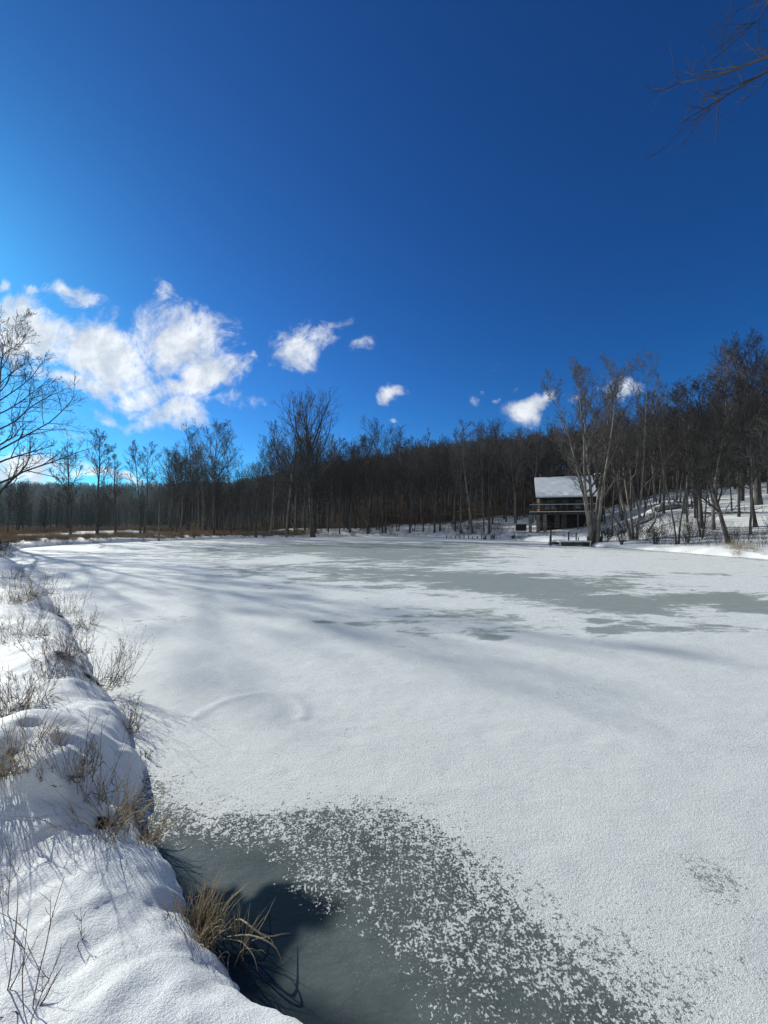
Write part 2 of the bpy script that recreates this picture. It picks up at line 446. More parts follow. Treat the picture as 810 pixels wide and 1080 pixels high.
deep = near * (1 - sst(pd, .0, .5))
# a darker rim along the far and right-hand banks
rim = (1 - near) * (1 - sst(-shore_d(X, Y), .2, 1.1)) * sst(X, 12, 19)
bare += 1.0 * rim; deep = np.maximum(deep, rim); opn = np.maximum(opn, .8 * rim)
for nm, arr in (('bare', bare), ('deep', deep), ('near', near), ('open', opn)):
    a = ime.attributes.new(nm, 'FLOAT', 'POINT'); a.data.foreach_set('value', np.asarray(arr, np.float32))
crust = (1 - sst(bare, .15, .45)) * (.010 * fbm(X * 1.1, Y * 1.6, 4, 61) + .004 * fbm(X * 5, Y * 5, 3, 63))
rx_, ry_ = hit(262, 760); rr_ = np.hypot(X - rx_, (Y - ry_) * .9); crust = crust + .014 * np.exp(-((rr_ - .55) / .07) ** 2) * (Y > ry_)
IV[:, 2] = np.maximum(crust, -.012); ime.vertices.foreach_set('co', IV.astype(np.float32).ravel()); ime.update()
pond = link('pond_ice', ime, M['ice']); tag(pond, kind='structure')

# ------------------------------------------------------------------ trees
def nrm(v): return v / (np.linalg.norm(v) + 1e-9)

def rot_about(d, ang, az):
    ref = np.array([0, 0, 1.]) if abs(d[2]) < .95 else np.array([1., 0, 0])
    a = nrm(np.cross(d, ref)); b = np.cross(d, a)
    return nrm(d * math.cos(ang) + (a * math.cos(az) + b * math.sin(az)) * math.sin(ang))

def walk(rng, p, d, L, n, wander, up):
    pts = [p]; st = L / (n - 1)
    for i in range(n - 1):
        d = nrm(d + rng.normal(0, wander, 3) + np.array([0, 0, up])); p = p + d * st; pts.append(p)
    return np.array(pts)

def vrot(d, ang, az):
    """turn every direction in d away by ang, around it by az"""
    ref = np.zeros_like(d); k = np.abs(d[:, 2]) < .95; ref[k, 2] = 1; ref[~k, 0] = 1
    a = np.cross(d, ref); a /= np.linalg.norm(a, axis=1, keepdims=True) + 1e-9; b = np.cross(d, a)
    o = d * np.cos(ang)[:, None] + (a * np.cos(az)[:, None] + b * np.sin(az)[:, None]) * np.sin(ang)[:, None]
    return o / (np.linalg.norm(o, axis=1, keepdims=True) + 1e-9)

def vwalk(rng, p, d, L, n, wander, up):
    N = len(p); out = np.zeros((N, n, 3)); out[:, 0] = p; st = (L / (n - 1))[:, None]
    for i in range(1, n):
        d = d + rng.normal(0, wander, (N, 3)); d[:, 2] += up; d /= np.linalg.norm(d, axis=1, keepdims=True) + 1e-9
        out[:, i] = out[:, i - 1] + d * st
    return out

def make_tree(rng, H, r0, form='slender', stems=1, start=.35, nl=16, limb=.42, ang=48, up=.10, levels=4, lean=(0, 0), twig=.011, dens=1.0, tip_trunk=.12):
    T = Tubes(); C = Tubes()
    NP = {1: 8, 2: 6, 3: 4, 4: 3}; W = {1: .10, 2: .12, 3: .14, 4: .15}
    n = 14; trunks = []; rads = []; Ls = []
    for s_ in range(stems):
        if stems > 1:
            a0 = s_ * 2 * math.pi / stems + rng.uniform(-.5, .5); tilt = R(rng.uniform(2, 8)); off = r0 * .9
            d = np.array([math.cos(a0) * math.sin(tilt), math.sin(a0) * math.sin(tilt), math.cos(tilt)]); p = np.array([math.cos(a0) * off, math.sin(a0) * off, -.3]); bow = np.array([math.cos(a0), math.sin(a0), 0]) * H * .06
            Hs = H * rng.uniform(.80, 1.0); rs = r0 * rng.uniform(.55, .75)
        else:
            d = nrm(np.array([lean[0], lean[1], 1.0])); p = np.array([0, 0, -.35]); Hs = H; rs = r0
        pts = walk(rng, p, d, Hs, n, .035, .02); t = np.linspace(0, 1, n)
        if stems > 1: pts = pts + bow[None, :] * (t ** 1.8)[:, None]
        rad = rs * ((1 - t) ** .85 * (1 - tip_trunk) + tip_trunk * .35); rad[0] *= 1.45; rad[1] *= 1.03
        rad = np.maximum(rad, .012); T.add(pts, rad, 8); trunks.append(pts); rads.append(rad); Ls.append(Hs)
    P_, R_, L_ = np.array(trunks), np.array(rads), np.array(Ls)
    for lvl in range(1, levels + 1):
        N = len(P_); P = P_.shape[1]
        if lvl == 1: cnt = np.full(N, nl)
        else: cnt = np.maximum(1, np.round({2: 9, 3: 6, 4: 3}[lvl] * dens * rng.uniform(.75, 1.25, N))).astype(int)
        par = np.repeat(np.arange(N), cnt); k = np.arange(len(par)) - np.repeat(np.cumsum(cnt) - cnt, cnt); cp_ = cnt[par]; m = len(par)
        if lvl == 1: t = start + (1 - start) * ((k + rng.uniform(.1, .9, m)) / cp_) ** .9
        else: t = .18 + .80 * (k + rng.uniform(.1, .9, m)) / cp_
        f = t * (P - 1); i = np.minimum(f.astype(int), P - 2); f = (f - i)[:, None]
        p = P_[par, i] * (1 - f) + P_[par, i + 1] * f; d = P_[par, i + 1] - P_[par, i]; d /= np.linalg.norm(d, axis=1, keepdims=True) + 1e-9
        r = R_[par, i] * (1 - f[:, 0]) + R_[par, i + 1] * f[:, 0]
        az = rng.uniform(0, 6.28, N)[par] + 2.4 * k + rng.normal(0, .5, m)
        if lvl == 1:
            s = (t - start) / (1 - start)
            if form == 'round': sh = (.55 + .75 * np.sin(np.pi * np.minimum(1, s * .85 + .12))) * (1 - .45 * s)
            elif form == 'vase': sh = 1.05 - .55 * s
            else: sh = (.5 + .6 * np.sin(np.pi * np.minimum(1, s + .1))) * (1 - .3 * s)
            Lc = L_[par] * limb * sh * rng.uniform(.75, 1.2, m); a_ = np.radians(ang * (1.15 - .5 * s) + rng.normal(0, 7, m))
            rc = np.maximum(np.minimum(r * .62, .019 * Lc + .01), twig)
        else:
            Lc = L_[par] * {2: .46, 3: .44, 4: .50}[lvl] * (1.2 - .75 * t) * rng.uniform(.7, 1.3, m); a_ = np.radians(36 + rng.normal(0, 9, m))
            rc = np.maximum(np.minimum(r * .62, .016 * Lc + .006), twig)
        u = up * {1: 1.0, 2: .8, 3: .7, 4: .5}[lvl]
        Pn = vwalk(rng, p, vrot(d, a_, az), Lc, NP[lvl], W[lvl], u)
        Rn = rc[:, None] + (np.maximum(rc * .28, twig * .7) - rc)[:, None] * np.linspace(0, 1, NP[lvl])[None, :]
        sd = 5 if lvl == 1 else (4 if lvl == 2 else 3)
        C.g.setdefault((NP[lvl], sd), []).extend(zip(Pn, Rn))
        P_, R_, L_ = Pn, Rn, Lc
    return T, C

def make_conifer(rng, H, r0):
    T = Tubes(); pts = walk(rng, np.array([0, 0, -.3]), np.array([0, 0, 1.]), H, 10, .01, .02)
    T.add(pts, np.linspace(r0, .02, 10), 8)
    V = []; Tr = []
    n = int(H * 9)
    for k in range(n):
        t = .12 + .88 * (k / n); z = t * H; L = (1 - t) ** .8 * H * .20 * rng.uniform(.6, 1.15) + .25; a = rng.uniform(0, 6.28)
        d = np.array([math.cos(a), math.sin(a), -.12 + .3 * t]); base = np.array([0, 0, z]) 
        bp = walk(rng, base, nrm(d), L, 4, .06, -.03); T.add(bp, np.linspace(.03, .008, 4), 3)
        for j in range(int(14 + L * 26)):
            f = rng.uniform(.12, 1) * 3; i = min(int(f), 2); q = bp[i] + (bp[i + 1] - bp[i]) * (f - i)
            w = rng.normal(0, 1, 3); w[2] *= .35; w = nrm(w) * rng.uniform(.12, .34) * (1.15 - .6 * f / 3); s = nrm(np.cross(w, rng.normal(0, 1, 3))) * .035
            i0 = len(V); V += [q - s, q + s, q + w + np.array([0, 0, -.06])]; Tr.append((i0, i0 + 1, i0 + 2))
    return T, (V, Tr)

def build_tree(name, rng, label, x, y, height, rz=None, bark='bark', group=None, zoff=0, **kw):
    T, C = make_tree(rng, height, **kw)
    zs_all = np.concatenate([np.array([p_[:, 2].max() for p_, r_ in L_]) for g_ in (T.g, C.g) for L_ in g_.values()])
    k_ = height / np.sort(zs_all)[-max(2, len(zs_all) // 400)]
    for g_ in (T.g, C.g):
        for key in g_: g_[key] = [(p_ * k_, r_) for p_, r_ in g_[key]]
    o = empty(name, (x, y, gz1(x, y) + zoff), label, 'tree', group, rng.uniform(0, 6.28) if rz is None else rz)
    tw = 'twig' if bark == 'bark' else 'twig_pale'
    link('trunk', T.build('trunk', M[bark]), None, o)
    link('crown', C.build('crown', M[tw]), None, o)
    return o

RNG = np.random.default_rng(7)
HERO = []
def hero(u, depth, vtop, label, name='bare_tree', **kw):
    x, y = at_depth(u, depth); z0 = gz1(x, y)
    h = z_at(vtop, depth) - z0
    kw.pop('hs', 1.0)
    sd = kw.pop('seed', int(abs(u) * 7 + depth))
    o = build_tree(name, np.random.default_rng(sd), label, x, y, h, **kw); HERO.append((x, y)); return o

# far-left shore, growing behind the dry reeds
hero(-8, 35.5, 324, 'large bare tree whose branches reach over the near end of the pond', form='round', r0=.24, start=.17, nl=27, limb=.37, ang=58, up=.06, twig=.012, dens=1.1, hs=.93, seed=5)
hero(-75, 41, 350, 'tall bare tree just beyond the large branching tree, its shadow streaking the pond', form='round', r0=.30, start=.3, nl=18, limb=.30, ang=46)
hero(-48, 44, 390, 'slim bare tree standing inland of the large branching tree', form='vase', r0=.26, start=.4, nl=12, limb=.30, ang=36)
hero(75, 46, 468, 'short thin bare tree between the branch-filled edge and a taller pole tree', form='slender', r0=.16, start=.30, nl=13, limb=.28, ang=45)
hero(103, 47, 452, 'straight bare pole tree with a small oval crown standing against the far hill', form='round', r0=.20, start=.50, nl=15, limb=.22, ang=45, hs=.95)
hero(122, 50, 478, 'low fine-twigged bare tree beside the straight pole tree', form='slender', r0=.15, start=.3, nl=11, limb=.26, ang=42)
hero(150, 50, 462, 'bare twin-stemmed tree with narrow crown above the reeds', form='slender', stems=2, r0=.22, start=.45, nl=10, limb=.24, ang=40)
hero(168, 46, 497, 'short pale-barked tree with one long arching limb above the reeds', form='vase', r0=.13, start=.25, nl=7, limb=.55, ang=60, bark='bark_pale', dens=.8, hs=.95)
hero(186, 54, 475, 'dark crooked bare tree just beyond the pale short tree', form='slender', r0=.14, start=.3, nl=14, limb=.33, ang=50)
hero(205, 52, 444, 'tall bare tree with a leaning fork whose top meets the big cloud', form='vase', r0=.17, start=.38, nl=11, limb=.42, ang=30, lean=(-.12, 0))
hero(226, 54, 440, 'tall bare tree with a dense fan crown below the big cloud', form='round', r0=.18, start=.42, nl=16, limb=.33, ang=38)
hero(244, 56, 452, 'thin straight bare tree between the fan crown and the small vase tree', form='slender', r0=.11, start=.5, nl=11, limb=.2, ang=42)
hero(270, 56, 458, 'medium vase-shaped bare tree halfway between two taller crowns', form='vase', r0=.16, start=.25, nl=14, limb=.38, ang=32)
hero(302, 58, 430, 'tall pale-stemmed tree close beside the biggest round crown', form='round', r0=.17, start=.40, nl=16, limb=.26, ang=42, bark='bark_pale')
hero(330, 60, 411, 'tallest tree of the far shore with a broad symmetrical bare crown', form='round', r0=.40, start=.26, nl=28, limb=.46, ang=38, up=.12, dens=.78, hs=.93, twig=.013)
hero(358, 64, 462, 'slim bare tree in the shade of the biggest round crown', form='slender', r0=.12, start=.4, nl=13, limb=.26)
hero(388, 66, 452, 'bare tree with twisted upper limbs at the wood edge', form='vase', r0=.22, start=.35, nl=14, limb=.36, ang=38)
hero(405, 67, 444, 'broad many-limbed dark tree at the middle of the wood edge', form='round', r0=.27, stems=2, start=.38, nl=11, limb=.36, ang=42)
hero(432, 66, 458, 'bare forest-edge tree with a flat bushy top', form='round', r0=.18, start=.4, nl=16, limb=.32, ang=46)
hero(458, 64, 458, 'forked dark tree with upswept limbs near the brush heap', form='vase', r0=.19, start=.35, nl=14, limb=.34, ang=34)
hero(480, 64, 470, 'thin bare tree just short of the ragged-topped tree', form='slender', r0=.12, start=.4, nl=13, limb=.28)
hero(498, 58, 440, 'ragged-topped tall tree with fine dense twigs by the brush heap', form='slender', r0=.20, start=.22, nl=24, limb=.26, ang=55, bark='bark_pale', dens=1.1)
hero(516, 58, 446, 'tall dark tree with whip-like top directly over the brush heap', form='vase', r0=.18, start=.4, nl=12, limb=.34, ang=30)
hero(545, 66, 468, 'slender bare tree beside the wood bench of the cabin', form='slender', r0=.14, start=.4, nl=14, limb=.28)
# near the dock and along the right bank
hero(627, 36, 368, 'big many-stemmed grey tree rising beside the dock', form='vase', stems=5, r0=.30, start=.25, nl=10, limb=.32, ang=34, bark='bark_pale', up=.12, seed=12)
hero(668, 35, 384, 'twin-trunked tall tree on the snowy bank past the dock', form='vase', stems=3, r0=.22, start=.3, nl=10, limb=.32, ang=34, bark='bark_pale', seed=31)
hero(741, 34, 400, 'dark bare tree bending over the snowy bank', form='round', r0=.17, start=.22, nl=20, limb=.34, ang=58, up=.04, lean=(-.10, 0), rz=0, seed=4)
hero(752, 33, 368, 'tall straight grey tree with fine side twigs on the snowy bank', form='slender', r0=.15, start=.22, nl=26, limb=.26, ang=52, bark='bark_pale')
hero(769, 27.5, 445, 'dark thick-based tree leaning out toward the pond beside the cattails', form='vase', r0=.17, start=.3, nl=11, limb=.38, ang=34, lean=(-.22, 0), rz=0, seed=9)
hero(779, 36, 425, 'thin black pole tree between the leaning tree and the twin-forked giant', form='slender', r0=.12, start=.4, nl=12, limb=.24)
hero(791, 30, 452, 'slim pale tree close behind the cattails', form='slender', r0=.10, start=.45, nl=11, limb=.24, bark='bark_pale')
hero(800, 41, 342, 'huge bare tree with high rounded crown above the right-hand bank', form='round', r0=.34, start=.30, nl=24, limb=.36, ang=44, up=.12, dens=1.1, hs=.95)
hero(835, 33, 345, 'bare tree half cut off at the edge beyond the huge rounded crown', form='round', r0=.22, start=.3, nl=20, limb=.34, ang=44)
hero(700, 44, 408, 'fine-twigged tree behind the snowy fallen trunk', form='slender', r0=.15, start=.35, nl=16, limb=.30)
hero(722, 42, 398, 'grey tree with drooping side branches uphill of the bending tree', form='round', r0=.17, start=.25, nl=18, limb=.34, ang=60, up=.02)
hero(645, 44, 455, 'small bare tree between the many-stemmed and the twin-trunked trees', form='slender', r0=.10, start=.3, nl=12, limb=.30)

# evergreen trees
def conifer(u, depth, vtop, label, seed):
    x, y = at_depth(u, depth); z0 = gz1(x, y); h = z_at(vtop, depth) - z0
    T, (V, Tr) = make_conifer(np.random.default_rng(seed), h, .16 + h * .006)
    o = empty('conifer_tree', (x, y, z0), label, 'tree'); link('trunk', T.build('trunk', M['bark']), None, o)
    me = np_mesh('crown', np.array(V), None, np.array(Tr), smooth=False); me.materials.append(M['needles']); link('crown', me, None, o); HERO.append((x, y))
conifer(783, 46, 405, 'tall dark evergreen behind the thin black pole tree', 3)
conifer(812, 50, 430, 'dark evergreen just past the huge rounded bare tree', 5)
conifer(333, 64, 500, 'small dark evergreen hugging the trunk of the tallest far tree', 8)
conifer(616, 76, 462, 'dark evergreen deep in the wood above the cabin chimney', 9)

# overhanging tree on the near bank: trunk beside the photographer, limbs reach forward
def overhang():
    bx, by = 8.6, -1.2; z0 = gz1(bx, by)
    T = Tubes(); C = Tubes(); rng = np.random.default_rng(21)
    tr = np.array([(0, 0, -.3), (.05, .05, 2), (-.05, .15, 4), (-.1, .3, 6), (0, .4, 8.5), (.2, .5, 11), (.1, .6, 14)], float)
    rr = np.array([.34, .24, .21, .18, .14, .09, .03]); T.add(tr, rr, 10)
    def P(u, v, dep):
        d = ray(u, v); t = dep / d.y; return np.array([d.x * t - bx, d.y * t - by, CAM_Z + d.z * t - z0])
    limbs = [([tr[3] , P(990, 60, 3.8), P(880, 40, 5.2), P(800, 62, 6.0), P(757, 82, 6.4), P(728, 84, 6.7), P(714, 88, 6.9)], .055),
             ([tr[3] * .7 + tr[2] * .3, P(1000, 110, 3.6), P(890, 40, 5.0), P(806, 75, 5.8), P(766, 101, 6.2), P(735, 119, 6.5), P(712, 134, 6.7)], .05),
             ([tr[4], P(1000, -90, 4), P(900, -60, 5), P(830, -30, 5.6), P(808, 5, 6.2), P(800, 22, 6.3), P(790, 28, 6.4)], .05)]
    for az in (0.3, 1.9, 3.6, 5.0):
        q = tr[4] + np.array([0, 0, az * .5]); d = nrm(np.array([math.cos(az - 1.2), math.sin(az - 1.2) - .6, .6])); limbs.append((list(walk(rng, q, d, 4.5, 7, .1, .05)), .07))
    for pl, r in limbs:
        pl = np.array(pl, float)
        # resample for smoothness
        k = np.linspace(0, len(pl) - 1, 19); q = np.stack([np.interp(k, np.arange(len(pl)), pl[:, i]) for i in range(3)], 1)
        for _ in range(2): q[1:-1] = (q[:-2] + q[2:]) * .25 + q[1:-1] * .5
        rad = np.interp(np.linspace(0, 1, 19), [0, .4, .7, 1], [r, .022, .012, .004]); C.add(q, rad, 6)
        for j in range(20):
            f = rng.uniform(4.5, 17.9); i = int(f); p = q[i] + (q[i + 1] - q[i]) * (f - i); d = nrm(q[i + 1] - q[i])
            c = walk(rng, p, rot_about(d, R(rng.uniform(28, 55)), rng.uniform(0, 6.28)), rng.uniform(.3, .95), 5, .16, .05); C.add(c, np.linspace(.0075, .003, 5), 4)
            for _ in range(3):
                i2 = rng.integers(1, 4); e = walk(rng, c[i2], rot_about(nrm(c[i2 + 1] - c[i2]), R(rng.uniform(25, 50)), rng.uniform(0, 6.28)), rng.uniform(.12, .4), 3, .2, .05); C.add(e, np.linspace(.004, .002, 3), 3)
                g = walk(rng, e[1], rot_about(nrm(e[2] - e[1]), R(rng.uniform(25, 50)), rng.uniform(0, 6.28)), rng.uniform(.08, .2), 3, .2, .05); C.add(g, np.linspace(.003, .0015, 3), 3)
    o = empty('bare_tree', (bx, by, z0), 'bare tree on the near bank whose twigs hang into the top corner of the sky', 'tree')
    link('trunk', T.build('trunk', M['bark']), None, o); link('crown', C.build('crown', M['twig']), None, o)
overhang()

# forest templates, copied many times
TPL = []
specs = [dict(form='slender', r0=.17, start=.42, nl=18, limb=.24, ang=46), dict(form='round', r0=.21, start=.38, nl=18, limb=.32, ang=44),
         dict(form='vase', r0=.19, start=.40, nl=13, limb=.36, ang=34), dict(form='slender', r0=.13, start=.30, nl=22, limb=.20, ang=55),
         dict(form='round', r0=.18, start=.50, nl=16, limb=.28, ang=48), dict(form='slender', stems=2, r0=.18, start=.42, nl=11, limb=.24, ang=42),
         dict(form='vase', r0=.15, start=.48, nl=13, limb=.30, ang=38), dict(form='round', r0=.24, start=.30, nl=22, limb=.36, ang=52)]
for k, sp in enumerate(specs):
    bk = 'bark_pale' if k in (1, 4, 6) else 'bark'
    T, C = make_tree(np.random.default_rng(100 + k), 17.0, twig=.0125, dens=.85, **sp)
    TPL.append((T.build('trunk', M[bk]), C.build('crown', M['twig_pale' if bk == 'bark_pale' else 'twig'])))
WORD = ['slender', 'round-crowned', 'forked', 'short-branched', 'high-crowned', 'twin-stemmed', 'narrow forked', 'broad-limbed']

cand = []
rng = np.random.default_rng(42)
cab_x, cab_y = 26.5, 61.5
def ok_spot(x, y, u):
    if (x - 23) ** 2 / 81 + (y - 50) ** 2 / 196 < 1: return False
    if (x - cab_x) ** 2 + (y - cab_y) ** 2 < 60: return False
    # keep the sight line to the cabin open
    if 540 < u < 632 and y < 56: return False
    # a clearing up-sun of the cabin keeps its roof in the light
    ax_, ay_ = x - cab_x, y - cab_y; tt = -.788 * ax_ + .616 * ay_; pp_ = abs(.616 * ax_ + .788 * ay_)
    if 0 < tt < 34 and pp_ < 5.5: return False
    return True
def dens_u(u, y):
    """forest density by direction: thin on the far-left shore, closed elsewhere"""
    if u < 175: return .05 if 45 < y < 75 else (.0 if y < 75 else .04)
    if u < 300: return .22 if y < 80 else .30
    if u > 635 and y < 50: return .45
    return 1.0
placed = [tuple(p) for p in HERO]
tries = 0
N = 60000
xs_ = rng.uniform(-110, 150, N); ys_ = rng.uniform(24, 215, N)
sd_ = shore_d(xs_, ys_); us_ = 405 + F * xs_ / ys_
order = np.argsort(np.hypot(xs_, ys_) + rng.uniform(0, 3, N))
cell = {}
def far_enough(x, y, r):
    cx, cy = int(x // 5), int(y // 5)
    for i in (-1, 0, 1):
        for j in (-1, 0, 1):
            for (a, b_) in cell.get((cx + i, cy + j), ()):
                if (a - x) ** 2 + (b_ - y) ** 2 < r * r: return False
    return True
for p in placed: cell.setdefault((int(p[0] // 5), int(p[1] // 5)), []).append(p)
sel = []
for i in order:
    x, y, u = xs_[i], ys_[i], us_[i]
    if not (-70 < u < 880) or sd_[i] < 2.2: continue
    if not ok_spot(x, y, u): continue
    if rng.random() > dens_u(u, y): continue
    if not far_enough(x, y, 2.7 if y < 100 else 3.6): continue
    cell.setdefault((int(x // 5), int(y // 5)), []).append((x, y)); sel.append((x, y, u))
zs_ = gz(np.array([s[0] for s in sel]), np.array([s[1] for s in sel]))
# the nearest are things of their own, the rest one far wood
NIND = 262
KEYS = {}
far_pts = []
for k, ((x, y, u), z) in enumerate(zip(sel, zs_)):
    if u < 175: want = rng.uniform(.28, .50)
    elif u < 300: want = rng.uniform(.45, .80)
    elif u < 570: want = rng.uniform(.78, 1.02)
    elif u < 650: want = rng.uniform(.72, 1.0)
    else: want = rng.uniform(.55, .92)
    t = int(rng.integers(0, len(TPL)))
    if k < NIND:
        zone = ('on the thinly wooded shore behind the dry reeds' if u < 300 else 'in the dark wood behind the far shore' if u < 555 else
                'in the wood behind and above the cabin' if u < 640 else 'on the snowy wooded slope beyond the dock')
        pale = 'pale ' if t in (1, 4, 6) else 'dark '
        o = empty('forest_tree', (x, y, z), f'{pale}{WORD[t]} bare tree {zone}', 'tree', f'{WORD[t]} bare trees {zone}', rng.uniform(0, 6.28))
        s = want; o.scale = (s, s, s * rng.uniform(.95, 1.1))
        for nm, me in zip(('trunk', 'crown'), TPL[t]):
            c = D.objects.new(nm, me); COL.objects.link(c); c.parent = o
    else:
        far_pts.append((x, y, z, t, want, rng.uniform(0, 6.28)))
print('forest', len(sel), 'far', len(far_pts))

# distant wooded hill
N = 5200
xs_ = rng.uniform(-420, 180, N * 3); ys_ = rng.uniform(205, 420, N * 3)
cnt = 0
zz = gz(xs_, ys_)
for x, y, z in zip(xs_, ys_, zz):
    u = 405 + F * x / y
    if not (-60 < u < 400): continue
    if y > 385: continue
    far_pts.append((x, y, z, int(rng.integers(0, len(TPL))), rng.uniform(.62, .85), rng.uniform(0, 6.28))); cnt += 1
    if cnt > 3600: break

far_pts = [(a_[0], a_[1], a_[2], 8 if (405 + F * a_[0] / a_[1] < 200 and rng.random() < .72) else a_[3], a_[4], a_[5]) for a_ in far_pts]
def scatter(name, pts, col, label, group=None):
    A = np.array(pts); me = D.meshes.new(name); me.vertices.add(len(A)); me.vertices.foreach_set('co', A[:, :3].astype(np.float32).ravel())
    a = me.attributes.new('pick', 'INT', 'POINT'); a.data.foreach_set('value', A[:, 3].astype(np.int32))
    a = me.attributes.new('scl', 'FLOAT', 'POINT'); a.data.foreach_set('value', A[:, 4].astype(np.float32))
    a = me.attributes.new('yaw', 'FLOAT', 'POINT'); a.data.foreach_set('value', A[:, 5].astype(np.float32))
    o = D.objects.new(name, me); COL.objects.link(o)
    ng = D.node_groups.new(name + '_nodes', 'GeometryNodeTree')
    ng.interface.new_socket('Geometry', in_out='INPUT', socket_type='NodeSocketGeometry'); ng.interface.new_socket('Geometry', in_out='OUTPUT', socket_type='NodeSocketGeometry')
    gi = ng.nodes.new('NodeGroupInput'); go = ng.nodes.new('NodeGroupOutput'); ip = ng.nodes.new('GeometryNodeInstanceOnPoints')
    ci = ng.nodes.new('GeometryNodeCollectionInfo'); ci.inputs['Collection'].default_value = col; ci.inputs['Separate Children'].default_value = True; ci.inputs['Reset Children'].default_value = True
    def na(n_, t_):
        q = ng.nodes.new('GeometryNodeInputNamedAttribute'); q.data_type = t_; q.inputs['Name'].default_value = n_; return next(s for s in q.outputs if s.enabled)
    L = ng.links.new
    L(gi.outputs[0], ip.inputs['Points']); L(ci.outputs[0], ip.inputs['Instance']); ip.inputs['Pick Instance'].default_value = True
    L(na('pick', 'INT'), ip.inputs['Instance Index']); cx = ng.nodes.new('ShaderNodeCombineXYZ'); L(na('yaw', 'FLOAT'), cx.inputs[2]); L(cx.outputs[0], ip.inputs['Rotation'])
    cs = ng.nodes.new('ShaderNodeCombineXYZ'); s_ = na('scl', 'FLOAT')
    for i in range(3): L(s_, cs.inputs[i])
    L(cs.outputs[0], ip.inputs['Scale']); L(ip.outputs[0], go.inputs[0])
    mo = o.modifiers.new('scatter', 'NODES'); mo.node_group = ng
    return tag(o, label, name.replace('_', ' '), kind='stuff')

fcol = D.collections.new('wood_sources')
for k, (a_, c_) in enumerate(TPL):
    bm = bmesh.new(); bm.from_mesh(a_); n0 = len(bm.faces); bm.from_mesh(c_)
    bm.faces.ensure_lookup_table()
    for i in range(n0, len(bm.faces)): bm.faces[i].material_index = 1
    me = D.meshes.new(f'tree_source_{k}'); bm.to_mesh(me); bm.free(); me.materials.append(a_.materials[0]); me.materials.append(c_.materials[0])
    fcol.objects.link(D.objects.new(f'source_{k:02d}', me))
cT, (cV, cTri) = make_conifer(np.random.default_rng(55), 17.0, .22)
cme = cT.build('conifer_stem', M['needles']); bm = bmesh.new(); bm.from_mesh(cme); n0 = [bm.verts.new(tuple(q)) for q in cV]
for t_ in cTri: bm.faces.new([n0[i] for i in t_])
me = D.meshes.new('conifer_source'); bm.to_mesh(me); bm.free(); me.materials.append(M['needles']); fcol.objects.link(D.objects.new('source_08', me))
scatter('distant_woods', far_pts, fcol, 'mass of bare grey woods covering the slopes far behind the pond')

# ------------------------------------------------------------------ undergrowth, reeds, brush
def clump_mesh(rng, kind, h, spread, n, mat, name='stems'):
    T = Tubes()
    for k in range(n):
        a = rng.uniform(0, 6.28); rr = spread * math.sqrt(rng.uniform(0, 1)) * .5
        p = np.array([math.cos(a) * rr, math.sin(a) * rr, -.04 if h < 1.2 else -.1])
        if kind == 'grass':
            L = h * rng.uniform(.45, 1.15); out = rng.uniform(.15, 1.0)
            a2 = a + rng.normal(0, .7)
            d = nrm(np.array([math.cos(a2) * out, math.sin(a2) * out, 1.0])); pts = [p]; P = 7
            droop = rng.uniform(.05, .55)
            for i in range(P - 1):
                d = nrm(d + rng.normal(0, .10, 3) + np.array([0, 0, -droop * (i / P)])); pts.append(pts[-1] + d * L / (P - 1))
            w = rng.uniform(.0012, .0032) * (1 if h < 1 else 3)
            T.add(np.array(pts), w * np.array([1, 1, .95, .85, .7, .45, .15]), 3)
        else:
            L = h * rng.uniform(.5, 1.1); out = rng.uniform(.05, .75)
            a2 = a + rng.normal(0, .5); d = nrm(np.array([math.cos(a2) * out, math.sin(a2) * out, 1.0]))
            pts = walk(rng, p, d, L, 7, .05, .03); w = rng.uniform(.0016, .0030) * max(1, h / .6)
            T.add(pts, np.linspace(w, w * .45, 7), 4)
            for j in range(rng.integers(3, 8)):
                i = rng.integers(2, 6); c = walk(rng, pts[i], rot_about(nrm(pts[i + 1] - pts[i]), R(rng.uniform(20, 45)), rng.uniform(0, 6.28)), L * rng.uniform(.14, .4), 5, .08, .05)
                T.add(c, np.linspace(w * .6, w * .3, 5), 3)
                if kind == 'seed':
                    e = c[-1]; T.add(np.array([e - (0, 0, .001), e + (0, 0, .006), e + (0, 0, .012)]), np.array([.001, .0048, .001]), 4)
                for _ in range(2):
                    i2 = rng.integers(1, 4); e = walk(rng, c[i2], rot_about(nrm(c[i2 + 1] - c[i2]), R(rng.uniform(20, 45)), rng.uniform(0, 6.28)), L * rng.uniform(.06, .16), 3, .1, .04)
                    T.add(e, np.linspace(w * .4, w * .25, 3), 3)
    return T.build(name, mat)

